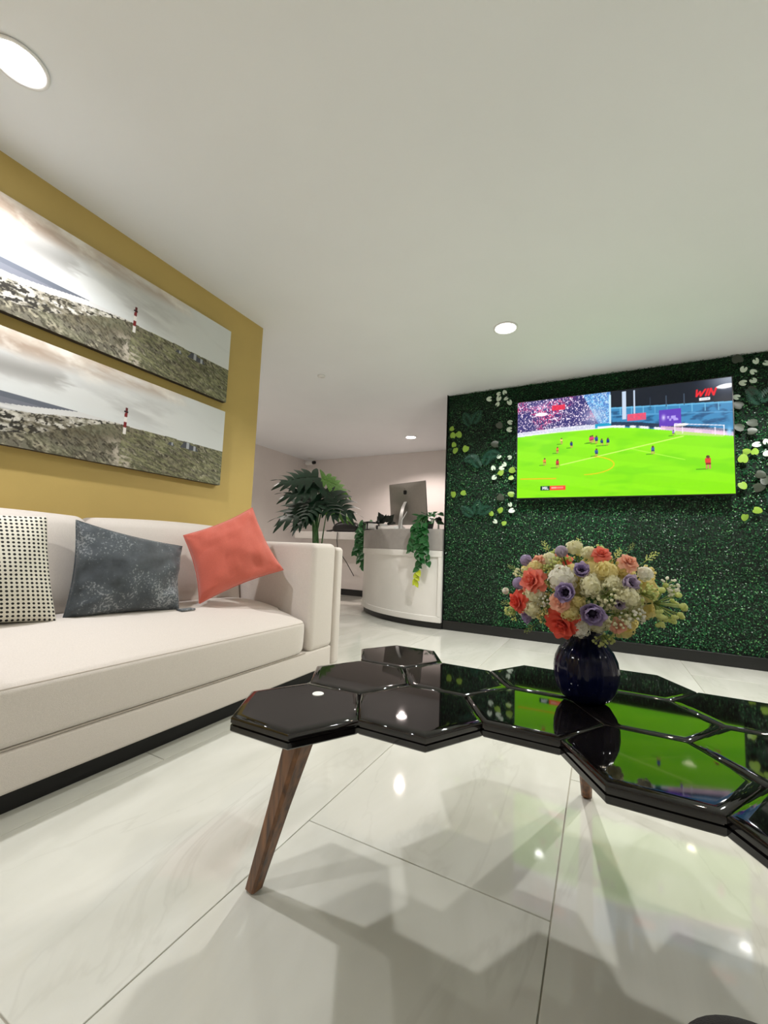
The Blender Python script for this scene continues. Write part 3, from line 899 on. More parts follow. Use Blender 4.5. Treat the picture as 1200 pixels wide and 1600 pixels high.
# ------------------------------------------------------------------ sofa
SX0, SXF, SY0, SY1 = -2.088, -1.33, -0.10, 2.052
sofa = thing('sofa', 'long off-white fabric sofa against the mustard wall', 'sofa', (0, 0, 0))
obj('plinth', MB().rbox(SX0 + 0.06, SXF - 0.055, SY0 + 0.05, SY1 - 0.06, 0.0, 0.085, 0.004, seg=1), 'black_plinth', sofa)
obj('base', MB().rbox(SX0, SXF - 0.004, SY0 + 0.006, SY1 - 0.075, 0.07, 0.182, 0.012, seg=3), 'sofa_fabric', sofa)
obj('back_frame', MB().rbox(SX0, SX0 + 0.12, SY0 + 0.02, SY1 - 0.07, 0.17, 0.795, 0.03, seg=3), 'sofa_fabric', sofa)
def arm(y0, y1, out):
    a = obj('arm', MB().rbox(SX0, SXF, y0, y1, 0.176, 0.742, 0.032, seg=4), 'sofa_fabric', sofa)
    if out > 0:
        obj('arm_panel', MB().rbox(SX0, SXF + 0.004, y1 + 0.001, y1 + 0.068, 0.07, 0.724, 0.022, seg=4), 'sofa_fabric', a)
    else:
        obj('arm_panel', MB().rbox(SX0, SXF + 0.004, y0 - 0.068, y0 - 0.001, 0.07, 0.724, 0.022, seg=4), 'sofa_fabric', a)
arm(1.775, SY1 - 0.07, 1)
arm(SY0 + 0.07, 0.165, -1)
def seat_fn(x, y, z):
    cy = (0.17 + 1.768) / 2; hy = (1.768 - 0.17) / 2
    if z > 0.26:
        back = min(1, max(0, (SXF - x) / 0.45))
        z += 0.088 * math.sin(back * PI / 2) * (1 - 0.10 * abs((y - cy) / hy) ** 4)
        z -= 0.010 * max(0, abs((y - cy) / hy) - 0.9) / 0.1
    x += 0.008 * math.sin(min(1, max(0, (z - 0.18) / 0.2)) * PI) if x > SXF - 0.1 else 0
    # rounded front corner in plan
    d = 1.768 - y
    if d < 0.10 and x > SXF - 0.2:
        x -= 0.05 * (1 - d / 0.10) ** 2.2
    return (x, y, z)
seat = obj('seat_cushion', MB().rbox(-1.90, SXF + 0.002, 0.172, 1.768, 0.186, 0.345, 0.02, seg=4, mid=[14, 40, 4], fn=seat_fn), 'sofa_fabric', sofa)
def piping(zz, dz):
    pts = []
    for k in range(60):
        y = 0.20 + (1.755 - 0.20) * k / 59
        p = seat_fn(SXF - 0.004, y, zz)
        pts.append((p[0] + 0.001, p[1], p[2] + dz))
    return MB().tube(pts, 0.0024, 6)
obj('seam', piping(0.343, -0.006), 'sofa_seam', seat)
obj('seam', MB().tube([(SXF - 0.006, 0.2, 0.1845), (SXF - 0.006, 1.75, 0.1845)], 0.003, 6), 'sofa_seam', seat)
for (a, b) in ((0.170, 0.988), (0.992, 1.782)):
    def bf(x, y, z, a=a, b=b):
        t = (y - a) / (b - a) * 2 - 1
        zz = (z - 0.42) / 0.4 * 2 - 1
        if x > -1.95:
            x += 0.045 * (1 - t ** 4) * max(0, 1 - zz ** 4) - 0.10 * max(0, z - 0.42) / 0.4
        if z > 0.7:
            z += 0.012 * (1 - t * t)
        return (x, y, z)
    bc = obj('back_cushion', MB().rbox(-2.03, -1.83, a, b, 0.34, 0.812, 0.045, seg=4, mid=[3, 14, 10], fn=bf), 'sofa_fabric', sofa)

# ------------------------------------------------------------------ cushions
def pillow(name, label, corners, T, mtl, n=28, pinch=0.05, wr=0.004, seed=0, group=None, pipe=None, flip=1):
    c = [Vector(q) for q in corners]       # bottom-left, bottom-right, top-right, top-left
    nrm = ((c[1] - c[0]).cross(c[3] - c[0])).normalized()
    org = (c[0] + c[1] + c[2] + c[3]) / 4
    t = thing(name, label, 'cushion', c[0] * 0.5 + c[1] * 0.5, 0, group)
    base = t.location.copy()
    def P(a, b):
        a2 = a * (1 - pinch * (1 - b * b)); b2 = b * (1 - pinch * (1 - a * a))
        s, q = (a2 + 1) / 2, (b2 + 1) / 2
        return c[0] * (1 - s) * (1 - q) + c[1] * s * (1 - q) + c[2] * s * q + c[3] * (1 - s) * q
    v = []; uv = []; f = []
    N = n + 1
    for side in (1, -1):
        for j in range(N):
            for i in range(N):
                a = math.sin((i / n - 0.5) * PI) ; b = math.sin((j / n - 0.5) * PI)
                th_ = T * (max(0, (1 - a * a)) * max(0, (1 - b * b))) ** 0.42
                w = mnoise.noise(Vector((a * 2.2 + seed, b * 2.2, side * 3))) * wr * 2 + mnoise.noise(Vector((a * 6 + seed, b * 6, side))) * wr
                # creases running in from the corners
                cr = abs(a * b) ** 2 * math.sin((a - b * (1 if a * b > 0 else -1)) * 26 + seed) * wr * 0.9
                p = P(a, b) + nrm * side * (th_ + (w + cr) * min(1, th_ / (T * 0.3)))
                v.append(p - base); uv.append(((a + 1) / 2, (b + 1) / 2))
    for s in (0, 1):
        o = s * N * N
        for j in range(n):
            for i in range(n):
                q = (o + j * N + i, o + j * N + i + 1, o + (j + 1) * N + i + 1, o + (j + 1) * N + i)
                f.append(q if s == 0 else q[::-1])
    mb = MB(); mb.add(v, f)
    me = mb.mesh('cover', True)
    ul = me.uv_layers.new(name='UVMap')
    for l in me.loops:
        ul.data[l.index].uv = uv[l.vertex_index]
    bm = bmesh.new(); bm.from_mesh(me); bmesh.ops.remove_doubles(bm, verts=bm.verts, dist=0.0004); bm.to_mesh(me); bm.free()
    me.polygons.foreach_set('use_smooth', [True] * len(me.polygons))
    link('cover', me, mtl, t)
    if pipe:
        pts = []
        for (a0, b0, a1, b1) in ((-1, -1, 1, -1), (1, -1, 1, 1), (1, 1, -1, 1), (-1, 1, -1, -1)):
            for k in range(14):
                s = k / 14
                pts.append(P(a0 + (a1 - a0) * s, b0 + (b1 - b0) * s) - base)
        pts.append(pts[0])
        obj('seam', MB().tube(pts, 0.0035, 6, cap=False), pipe, t)
    return t, base, P
pillow('cushion', 'white cushion with a grid of black dots at the left of the sofa',
       [(-1.79, 0.42, 0.435), (-1.71, 0.800, 0.425), (-1.79, 0.772, 0.795), (-1.85, 0.385, 0.80)], 0.085, 'dotted_fabric', seed=3, group='cushions on the sofa', wr=0.003)
pg, gb, gP = pillow('cushion', 'dark grey distressed cushion in the middle of the sofa',
       [(-1.735, 0.832, 0.425), (-1.66, 1.245, 0.425), (-1.745, 1.300, 0.70), (-1.79, 0.868, 0.79)], 0.075, 'distressed_fabric', seed=9, group='cushions on the sofa', pinch=0.07, wr=0.009, pipe='distressed_fabric')
obj('zip_tab', MB().rbox(1.225 - gb.y - 0.0, 1.225 - gb.y + 0.07, -0.02, 0.02, -0.004, 0.004, 0.003, seg=2), 'distressed_fabric', pg,
    mtx=Matrix.Translation((-1.63 - gb.x, 0, 0.425 - gb.z)) @ Matrix.Rotation(PI / 2, 4, 'Z'))
pillow('cushion', 'coral orange cushion tilted against the arm of the sofa',
       [(-1.66, 1.352, 0.440), (-1.475, 1.705, 0.596), (-1.63, 1.612, 0.915), (-1.755, 1.312, 0.752)], 0.085, 'coral_fabric', seed=5, group='cushions on the sofa', pinch=0.09, wr=0.008, pipe='coral_fabric')

# ------------------------------------------------------------------ honeycomb coffee table
TH, S = 0.42, 0.1313
TOX, TOY = -0.5218, 0.677
HEX = [(0, 0), (0, 2), (0, 4), (3, 1), (3, 3), (6, 2), (6, 4), (9, 5), (9, 3), (9, 1), (12, 4), (12, 2), (12, 0), (15, 3), (15, 1)]
def hex_mesh():
    R = S
    prof = [(0.018, 0.0), (0.0125, 0.0), (0.0085, -0.0003), (0.005, -0.0010), (0.0022, -0.0021), (0.0006, -0.0038), (0.0, -0.006), (0.0, -0.0125),
            (0.003, -0.0135), (0.003, -0.016), (0.0, -0.017), (0.0, -0.026), (0.003, -0.029), (0.0035, -0.029)]
    v = []; f = []
    n = 6
    for (ins, z) in prof:
        q = R - ins / math.cos(PI / 6)
        for k in range(n):
            v.append((q * math.cos(k * PI / 3), q * math.sin(k * PI / 3), z))
    for i in range(len(prof) - 1):
        for k in range(n):
            f.append((i * n + k, (i + 1) * n + k, (i + 1) * n + (k + 1) % n, i * n + (k + 1) % n))
    f.append(tuple(range(n)))
    f.append(tuple(range(len(prof) * n - 1, (len(prof) - 1) * n - 1, -1)))
    mb = MB(); mb.add(v, f)
    me = mb.mesh('hexagon', True, 32)
    me.materials.append(MATS['lacquer_black']); me.materials.append(MATS['table_underside'])
    me.polygons[len(me.polygons) - 1].material_index = 1
    return me
hx = hex_mesh()
table = thing('coffee_table', 'black lacquered coffee table of joined hexagons on wooden legs', 'table', (0, 0, 0))
for (a, b) in HEX:
    link('hexagon', hx, None, table, (TOX + a * S * 0.5, TOY + b * S * math.sqrt(3) / 2, TH))
def leg(top, foot):
    top = Vector(top); foot = Vector(foot)
    d = (top - foot)
    out = Vector((foot.x - top.x, foot.y - top.y, 0)).normalized()
    sd = Vector((-out.y, out.x, 0))
    rings = []
    prof = [(0.0, 0.010, 0.008), (0.015, 0.0145, 0.012), (0.5, 0.019, 0.017), (1.0, 0.027, 0.024)]
    v = []; f = []
    for (t, w, e) in prof:
        p = foot + d * t
        ch = 0.32
        for (sx, sy) in ((1, -1 + ch), (1, 1 - ch), (1 - ch, 1), (-1 + ch, 1), (-1, 1 - ch), (-1, -1 + ch), (-1 + ch, -1), (1 - ch, -1)):
            v.append(p + out * sx * w + sd * sy * w)
    n = 8
    for i in range(len(prof) - 1):
        for k in range(n):
            f.append((i * n + k, i * n + (k + 1) % n, (i + 1) * n + (k + 1) % n, (i + 1) * n + k))
    f.append(tuple(range(n - 1, -1, -1))); f.append(tuple(range((len(prof) - 1) * n, len(prof) * n)))
    mb = MB(); mb.add(v, f)
    l = obj('leg', mb, 'walnut', table, sharp=25)
leg((-0.522, 0.700, TH - 0.03), (-0.655, 0.722, 0.0))
leg((-0.045, 1.215, TH - 0.03), (-0.042, 1.480, 0.0))
leg((0.33, 0.70, TH - 0.03), (0.36, 0.52, 0.0))
leg((0.42, 1.02, TH - 0.03), (0.58, 1.12, 0.0))

# ------------------------------------------------------------------ vase and bouquet
VX, VY = -0.030, 1.020
vase = thing('vase', 'round ribbed navy blue vase on the hexagon table', 'vase', (VX, VY, TH))
vp = [(0.028, 0.0), (0.033, 0.001), (0.046, 0.010), (0.0565, 0.027), (0.0618, 0.048), (0.0625, 0.068), (0.0595, 0.088), (0.0520, 0.106), (0.0425, 0.118), (0.0365, 0.126),
      (0.0345, 0.136), (0.0345, 0.150), (0.037, 0.162), (0.0375, 0.164), (0.034, 0.163), (0.031, 0.152), (0.029, 0.14)]
obj('body', MB().lathe(vp[:11], 96, ribs=18, amp=0.035), 'vase_navy', vase)
obj('neck', MB().lathe(vp[9:], 48), 'vase_navy', vase)
BC = Vector((VX, VY, 0.655))
BD = Vector((VX, VY, 0)).normalized(); BL = Vector((BD.y, -BD.x, 0))     # bouquet axes: away from and across the room's seating side
LAT = Vector((math.cos(YAW), math.sin(YAW), 0)); DEP = Vector((-math.sin(YAW), math.cos(YAW), 0)); UP = Vector((0, 0, 1))

def petal(mb, L, Wd, cup, base_r, ang, tilt, curl=0.3, n=4, jit=0.0):
    """petal leaving the axis at base_r, standing at tilt from the axis (0 = upright)"""
    v = []; f = []
    ca, sa = math.cos(ang), math.sin(ang)
    for j in range(n + 1):
        t = j / n
        w = Wd * (math.sin(PI * min(1, 0.18 + 0.72 * t)) ** 0.75)
        tl = tilt + curl * t * t
        for i in range(n + 1):
            s = i / n * 2 - 1
            rad = base_r + L * t * math.sin(tl) - cup * s * s * (0.3 + 0.7 * t) * 0.8
            z = L * t * math.cos(tl) + cup * s * s * 0.25 - (L * 0.10 * s * s if j == n else 0)
            tang = s * w
            v.append((rad * ca - tang * sa, rad * sa + tang * ca, z))
    for j in range(n):
        for i in range(n):
            a = j * (n + 1) + i
            f.append((a, a + 1, a + n + 2, a + n + 1))
    mb.add(v, f)

def mk_rose():
    mb = MB(); r = random.Random(2)
    mb.ball((0, 0, 0.35), 0.32, 8, 6, (0.8, 0.8, 1.2))
    for ring, (cnt, br, tilt, L, Wd) in enumerate(((3, 0.05, 0.05, 0.85, 0.34), (4, 0.10, 0.22, 0.95, 0.42), (5, 0.16, 0.50, 1.0, 0.50), (6, 0.20, 0.85, 1.02, 0.54), (6, 0.22, 1.15, 0.98, 0.54))):
        for k in range(cnt):
            petal(mb, L * r.uniform(.92, 1.06), Wd, 0.22 - ring * 0.03, br, 2 * PI * k / cnt + ring * 0.7, tilt + r.uniform(-.06, .06), 0.15 + 0.12 * ring)
    return mb.mesh('petals')
def mk_anemone():
    mb = MB(); r = random.Random(4)
    for ring, (cnt, tilt) in enumerate(((6, 0.75), (7, 1.08))):
        for k in range(cnt):
            petal(mb, 1.0 * r.uniform(.92, 1.05), 0.44, 0.16, 0.10, 2 * PI * k / cnt + ring * 0.45, tilt + r.uniform(-.1, .1), -0.35)
    return mb.mesh('petals')
def mk_eye():
    mb = MB()
    mb.ball((0, 0, 0.14), 0.26, 10, 6, (1, 1, 0.7))
    for k in range(26):
        a = 2.4 * k; q = 0.26 + 0.16 * (k % 3) / 2
        mb.ball((q * math.cos(a), q * math.sin(a), 0.24 + 0.05 * (k % 2)), 0.045, 5, 4)
    return mb.mesh('centre')
def mk_bud():
    mb = MB(); r = random.Random(8)
    mb.ball((0, 0, 0.5), 0.55, 10, 8)
    for ring, (cnt, tilt, br) in enumerate(((4, -0.12, 0.35), (5, 0.05, 0.42), (5, 0.2, 0.42))):
        for k in range(cnt):
            petal(mb, 1.05, 0.5, 0.2, br, 2 * PI * k / cnt + ring, tilt, -0.5)
    return mb.mesh('petals')
def mk_mum():
    mb = MB(); r = random.Random(6)
    mb.ball((0, 0, 0.45), 0.62, 10, 8)
    n = 96
    for i in range(n):
        z = 1 - 1.55 * (i + 0.5) / n
        a = 2.39996 * i
        q = math.sqrt(max(0, 1 - z * z))
        nrm = Vector((q * math.cos(a), q * math.sin(a), z))
        c = Vector((0, 0, 0.45)) + nrm * r.uniform(0.62, 0.90)
        nrm = (nrm + Vector((r.uniform(-.5, .5), r.uniform(-.5, .5), r.uniform(-.5, .5)))).normalized()
        t1 = nrm.orthogonal().normalized(); t2 = nrm.cross(t1)
        ro = r.uniform(0, 6.28); pr = r.uniform(.17, .26)
        for k in range(5):
            b = ro + 2 * PI * k / 5
            d = t1 * math.cos(b) + t2 * math.sin(b); s = t1 * -math.sin(b) + t2 * math.cos(b)
            mb.add([c, c + d * pr * .6 + s * pr * .42 + nrm * .05, c + d * pr * 1.05 + nrm * .0, c + d * pr * .6 - s * pr * .42 + nrm * .05], [(0, 1, 2, 3)])
    return mb.mesh('florets')
def mk_berries(n=34, spread=1.0, seed=1):
    mb = MB(); r = random.Random(seed)
    for i in range(n):
        z = r.uniform(-0.15, 1.0); a = r.uniform(0, 6.28); q = math.sqrt(max(0.02, 1 - z * z)) * r.uniform(.6, 1.0) * spread
        mb.ball((q * math.cos(a), q * math.sin(a), 0.3 + z * 0.75), r.uniform(.09, .15), 6, 5)
    return mb.mesh('buds')
def mk_berry_stems(n=34, spread=1.0, seed=1):
    mb = MB(); r = random.Random(seed)
    for i in range(n):
        z = r.uniform(-0.15, 1.0); a = r.uniform(0, 6.28); q = math.sqrt(max(0.02, 1 - z * z)) * r.uniform(.6, 1.0) * spread
        r.uniform(.09, .15)
        mb.tube([(0, 0, -0.1), (q * math.cos(a) * .5, q * math.sin(a) * .5, .15 + z * .3), (q * math.cos(a), q * math.sin(a), 0.3 + z * 0.75)], .022, 4)
    return mb.mesh('twigs')
def mk_sprig():
    mb = MB(); r = random.Random(12)
    mb.tube([(0, 0, -0.3), (0.03, 0, 0.5), (0.0, 0.05, 1.3)], [.03, .025, .012], 5)
    for k in range(16):
        t = 0.15 + 1.15 * k / 15; a = 2.4 * k; L = 0.42 * (1 - 0.5 * k / 15)
        d = Vector((math.cos(a), math.sin(a), 0.55)).normalized(); s = Vector((-math.sin(a), math.cos(a), 0))
        c = Vector((0, 0, t))
        mb.add([c, c + d * L * .5 + s * L * .22, c + d * L, c + d * L * .5 - s * L * .22], [(0, 1, 2, 3)])
        mb.ball(tuple(c + d * L * 1.0), .065, 5, 4)
    return mb.mesh('leaves')
FM = {}
def fmesh(kind, mtl, fn):
    k = (kind, mtl)
    if k not in FM:
        me = fn(); me.materials.append(MATS[mtl]); FM[k] = me
    return FM[k]
STEMR = 0.0016
def flower(kind, l, u, dia, m1, label, d=None, face=None, bend=0.0, back=False):
    R = dia / 2
    q = 1 - (l / 0.185) ** 2 - (u / 0.108) ** 2
    if d is None:
        d = -0.145 * math.sqrt(max(0.04, q)) - {'rose': 0.018, 'anemone': 0.022 if dia > 0.044 else 0.004, 'bud': 0.012}.get(kind, 0)
    if back:
        d = -d
    k_ = (1.02 + d) / 1.02
    l, u = l * k_, u * k_
    ctr = BC + BL * l + UP * u + BD * d
    nrm = (BL * l + UP * (u * 1.3 + 0.02) + BD * d * 1.15).normalized()
    t = thing({'rose': 'rose', 'anemone': 'anemone', 'bud': 'flower_bud', 'mum': 'chrysanthemum', 'spray': 'waxflower_spray', 'sprig': 'leaf_sprig'}[kind],
              label, 'flower', ctr, 0, 'flowers in the navy vase')
    rs = random.Random(round(l * 1e4) + round(u * 1e4) * 7)
    m = frame((0, 0, 0), Vector((rs.uniform(-1, 1), rs.uniform(-1, 1), rs.uniform(-1, 1))), nrm)
    lo = {'rose': 0.35, 'anemone': 0.25, 'bud': 0.5, 'mum': 0.45, 'spray': 0.3, 'sprig': 0.4}[kind]
    sc_ = R / {'rose': 1.0, 'anemone': 1.0, 'bud': 0.95, 'mum': 0.98, 'spray': 1.05, 'sprig': 1.0}[kind]
    mm = m @ Matrix.Scale(sc_, 4) @ Matrix.Translation((0, 0, -lo))
    if kind == 'rose':
        link('petals', fmesh('rose', m1, mk_rose), None, t, None, mm)
    elif kind == 'anemone':
        link('petals', fmesh('anemone', m1, mk_anemone), None, t, None, mm)
        link('centre', fmesh('eye', 'flower_eye', mk_eye), None, t, None, mm)
    elif kind == 'bud':
        link('petals', fmesh('bud', m1, mk_bud), None, t, None, mm)
    elif kind == 'mum':
        link('florets', fmesh('mum', m1, mk_mum), None, t, None, mm)
    elif kind == 'spray':
        link('buds', fmesh('berries', m1, mk_berries), None, t, None, mm)
        link('twigs', fmesh('twigs', 'sprig_green', mk_berry_stems), None, t, None, mm)
    elif kind == 'sprig':
        link('leaves', fmesh('sprig', m1, mk_sprig), None, t, None, mm)
    # stem curving down into the vase neck
    neck = Vector((VX, VY, TH + 0.160)) - ctr
    a = rs.uniform(0, 6.28); q = 0.018 * rs.random()
    neck = neck + Vector((math.cos(a) * q, math.sin(a) * q, 0))
    p0 = -nrm * R * 0.5
    mid = p0 * 0.4 + neck * 0.6 + Vector((0, 0, 0.02))
    end = neck + Vector((-neck.x * 0.05, -neck.y * 0.05, -0.05))
    pts = []
    for k in range(7):
        s = k / 6
        pts.append(p0 * (1 - s) ** 2 + mid * 2 * s * (1 - s) + neck * s * s)
    pts.append(end)
    obj('stem', MB().tube(pts, STEMR, 5), 'stem_green', t)
    return t
def Z(u_, v_):
    return ((u_ / 3.529 - 177) * 0.00128, (100 - v_ / 3.529) * 0.00136)
FL = [
 ('rose', 315, 295, 118, 'petal_coral', 'coral rose at the left of the bouquet between two lavender buds'),
 ('rose', 490, 540, 138, 'petal_red', 'red coral rose hanging over the rim of the vase'),
 ('rose', 228, 435, 104, 'petal_red', 'coral rose low on the left edge of the bouquet'),
 ('rose', 712, 125, 78, 'petal_coral', 'orange coral rose at the top of the bouquet'),
 ('rose', 855, 165, 80, 'petal_peach', 'pale pink rose at the upper right of the bouquet'),
 ('rose', 800, 515, 66, 'petal_peach', 'small peach rose at the lower right of the bouquet'),
 ('rose', 350, 180, 66, 'petal_peach', 'small pink rose at the upper left of the bouquet'),
 ('rose', 478, 405, 84, 'petal_peach', 'peach rose below the middle anemone of the bouquet'),
 ('anemone', 515, 342, 118, 'petal_lavender', 'lavender anemone with dark centre in the middle of the bouquet'),
 ('anemone', 662, 450, 135, 'petal_lavender', 'large lavender anemone with dark centre above the vase'),
 ('anemone', 605, 222, 96, 'petal_lavender', 'lavender anemone near the top of the bouquet'),
 ('anemone', 852, 278, 100, 'petal_lilac', 'pale lilac anemone at the right of the bouquet'),
 ('anemone', 800, 392, 60, 'petal_lilac', 'small lilac anemone with dark centre among pale buds'),
 ('anemone', 300, 522, 84, 'petal_lavender', 'dark purple anemone low at the left of the bouquet'),
 ('bud', 280, 187, 88, 'petal_lavender', 'lavender bud at the top left of the bouquet'),
 ('bud', 235, 322, 88, 'petal_lavender', 'lavender bud at the left edge beside the coral rose'),
 ('bud', 490, 122, 84, 'petal_lilac', 'pale lilac bud on top of the bouquet'),
 ('bud', 155, 383, 52, 'petal_white', 'white round bud sticking out at the far left of the bouquet'),
 ('mum', 495, 270, 135, 'petal_white', 'large white pompon flower in the upper middle of the bouquet'),
 ('mum', 592, 545, 104, 'petal_white', 'white pompon flower right of the red rose at the vase rim'),
 ('mum', 540, 452, 104, 'petal_yellow', 'yellowish pompon flower left of the large anemone'),
 ('mum', 345, 372, 110, 'petal_cream', 'cream pompon flower below the coral rose'),
 ('mum', 325, 465, 94, 'petal_cream', 'cream pompon flower right of the low coral rose'),
 ('mum', 655, 300, 106, 'petal_cream', 'cream pompon flower right of the middle of the bouquet'),
 ('mum', 735, 218, 104, 'petal_yellow', 'yellow pompon flower in the upper right of the bouquet'),
 ('mum', 765, 275, 76, 'petal_cream', 'small cream pompon flower beside the lilac anemone'),
 ('mum', 842, 345, 104, 'petal_cream', 'cream pompon flower at the right of the bouquet'),
 ('mum', 345, 232, 100, 'petal_yellow', 'yellow pompon flower above the coral rose'),
 ('mum', 565, 108, 88, 'petal_cream', 'cream pompon flower at the top middle of the bouquet'),
 ('mum', 930, 228, 74, 'petal_white', 'white pompon flower at the right shoulder of the bouquet'),
 ('mum', 590, 395, 66, 'petal_yellow', 'small yellow pompon flower above the large anemone'),
 ('mum', 420, 175, 80, 'petal_cream', 'cream pompon flower at the upper left of the bouquet'),
 ('mum', 640, 130, 74, 'petal_cream', 'cream pompon flower left of the top orange rose'),
 ('spray', 1015, 385, 185, 'spray_green', 'pale green spray of small buds at the far right of the bouquet'),
 ('spray', 1045, 290, 90, 'petal_white', 'small white bud spray at the upper right edge of the bouquet'),
 ('spray', 200, 515, 92, 'spray_green', 'green bud spray at the lower left edge of the bouquet'),
 ('spray', 740, 345, 110, 'petal_cream', 'cream bud spray right of the white pompons'),
 ('spray', 865, 455, 110, 'petal_white', 'white bud spray at the lower right of the bouquet'),
 ('spray', 790, 462, 110, 'petal_cream', 'cream bud spray beside the large lavender anemone'),
 ('spray', 385, 400, 84, 'petal_white', 'white bud spray in the left half of the bouquet'),
 ('spray', 400, 505, 84, 'petal_yellow', 'yellowish bud spray left of the red rose'),
 ('spray', 440, 200, 90, 'spray_green', 'green bud spray at the upper left of the bouquet'),
 ('spray', 720, 605, 100, 'spray_green', 'pale bud spray drooping over the right of the vase neck'),
 ('spray', 930, 330, 100, 'spray_green', 'green bud spray behind the far right spray'),
 ('sprig', 950, 158, 92, 'spray_green', 'pale green sprig rising at the upper right of the bouquet'),
 ('sprig', 790, 140, 80, 'spray_green', 'pale green sprig at the top right of the bouquet'),
 ('sprig', 590, 100, 84, 'spray_green', 'pale green sprig rising at the top middle of the bouquet'),
 ('sprig', 410, 120, 84, 'spray_green', 'pale green sprig at the top left of the bouquet'),
 ('sprig', 212, 245, 70, 'sprig_green', 'green sprig at the left edge of the bouquet'),
 ('sprig', 175, 455, 70, 'sprig_green', 'green sprig at the lower left edge of the bouquet'),
 ('sprig', 320, 590, 84, 'sprig_green', 'thin green sprig drooping left below the bouquet'),
 ('sprig', 860, 110, 60, 'sprig_green', 'small green sprig above the pale pink rose'),
]
for (k, a, b, dd, m1, lab) in FL:
    l, u_ = Z(a, b)
    flower(k, l, u_, dd / 3.529 * 0.00132 * {'rose': 1.12, 'anemone': 1.16, 'mum': 1.10}.get(k, 1.24), m1, lab)
rf = random.Random(77)
fk = [('spray', 'petal_cream', 'cream bud spray'), ('mum', 'petal_yellow', 'yellow pompon flower'), ('spray', 'spray_green', 'pale green bud spray'), ('mum', 'petal_cream', 'cream pompon flower'), ('spray', 'petal_yellow', 'yellowish bud spray')]
for i in range(34):
    a = 2.39996 * i; q = math.sqrt((i + 0.5) / 34) * 0.92
    l = -0.005 + 0.155 * q * math.cos(a); u_ = 0.002 + 0.086 * q * math.sin(a)
    k, m1, nm = fk[i % 5]
    dpt = -0.105 * math.sqrt(max(0.03, 1 - q * q)) + 0.01
    flower(k, l, u_, rf.uniform(0.046, 0.062), m1, nm + ' tucked in at the %s %s of the bouquet' % ('upper' if u_ > 0.03 else 'lower' if u_ < -0.03 else 'middle', 'left' if l < -0.05 else 'right' if l > 0.05 else 'front'), d=dpt)
rb = random.Random(31)
bk = [('mum', 'petal_cream'), ('mum', 'petal_white'), ('rose', 'petal_coral'), ('spray', 'spray_green'), ('anemone', 'petal_lavender'), ('spray', 'petal_cream'), ('mum', 'petal_yellow')]
for i in range(14):
    a = 2 * PI * i / 14 * 0.5 + 0.08
    rad = rb.uniform(0.35, 0.95)
    l = 0.145 * math.cos(a * 1.0) * rad; u_ = rb.uniform(-0.05, 0.055)
    k, m1 = bk[i % len(bk)]
    nm = {'mum': 'pompon flower', 'rose': 'rose', 'spray': 'bud spray', 'anemone': 'anemone'}[k]
    flower(k, l, u_, rb.uniform(0.036, 0.052), m1, '%s %s on the far ' % ({'petal_cream': 'cream', 'petal_white': 'white', 'petal_coral': 'coral', 'spray_green': 'pale green', 'petal_lavender': 'lavender', 'petal_yellow': 'yellow'}[m1], nm) + ('left' if l < -0.05 else 'right' if l > 0.05 else 'middle') + ' side of the bouquet', back=True)

# ------------------------------------------------------------------ reception counter
CC = Vector((-1.40, 5.05, 0)); RB = 1.325
A0, A1 = math.radians(194.5), math.radians(273.6)
def arc_slab(r_in, r_out, z0, z1, a0=A0, a1=A1, n=44, bev=0.0):
    v = []; f = []
    for k in range(n + 1):
        a = a0 + (a1 - a0) * k / n
        c_, s_ = math.cos(a), math.sin(a)
        sec = [(r_in, z0), (r_out - bev, z0), (r_out, z0 + bev), (r_out, z1 - bev), (r_out - bev, z1), (r_in, z1)]
        for (r, z) in sec:
            v.append((CC.x + r * c_, CC.y + r * s_, z))
    m = 6
    for k in range(n):
        for i in range(m):
            f.append((k * m + i, (k + 1) * m + i, (k + 1) * m + (i + 1) % m, k * m + (i + 1) % m))
    f.append(tuple(range(m))); f.append(tuple(range(n * m + m - 1, n * m - 1, -1)))
    mb = MB(); mb.add(v, f); return mb
ct = thing('reception_desk', 'curved white reception desk with a grey top band', 'desk', (0, 0, 0))
obj('toe_kick', arc_slab(0.85, RB - 0.02, 0.0, 0.06), 'black_skirting', ct)
obj('front_panel', arc_slab(RB - 0.05, RB, 0.06, 0.725, bev=0.002), 'counter_white', ct)
obj('bottom_rail', arc_slab(RB - 0.01, RB + 0.012, 0.06, 0.115, bev=0.004), 'counter_white', ct)
obj('top_rail', arc_slab(RB - 0.01, RB + 0.014, 0.665, 0.725, bev=0.004), 'counter_white', ct)
obj('grey_band', arc_slab(RB - 0.06, RB + 0.012, 0.726, 0.932, bev=0.003), 'counter_grey', ct)
obj('worktop', arc_slab(0.72, RB - 0.055, 0.90, 0.930, bev=0.002), 'counter_white', ct)
for aa, wdt in ((A0 + 0.012, 0.03), (A1 - 0.014, 0.03)):
    obj('side_stile', arc_slab(RB - 0.01, RB + 0.014, 0.115, 0.665, aa - 0.012, aa + 0.012, 4, 0.004), 'counter_white', ct)
# inner cabinet carcass so the desk stands on something
obj('carcass', arc_slab(0.80, RB - 0.05, 0.06, 0.90), 'counter_white', ct)
hp = (CC.x + (RB + 0.016) * math.cos(A0 + 0.02), CC.y + (RB + 0.016) * math.sin(A0 + 0.02))
obj('hinge', MB().rbox(-0.010, 0.010, -0.012, 0.012, -0.032, 0.032, 0.004, seg=1), 'plastic_black', ct, loc=(hp[0], hp[1], 0.64))

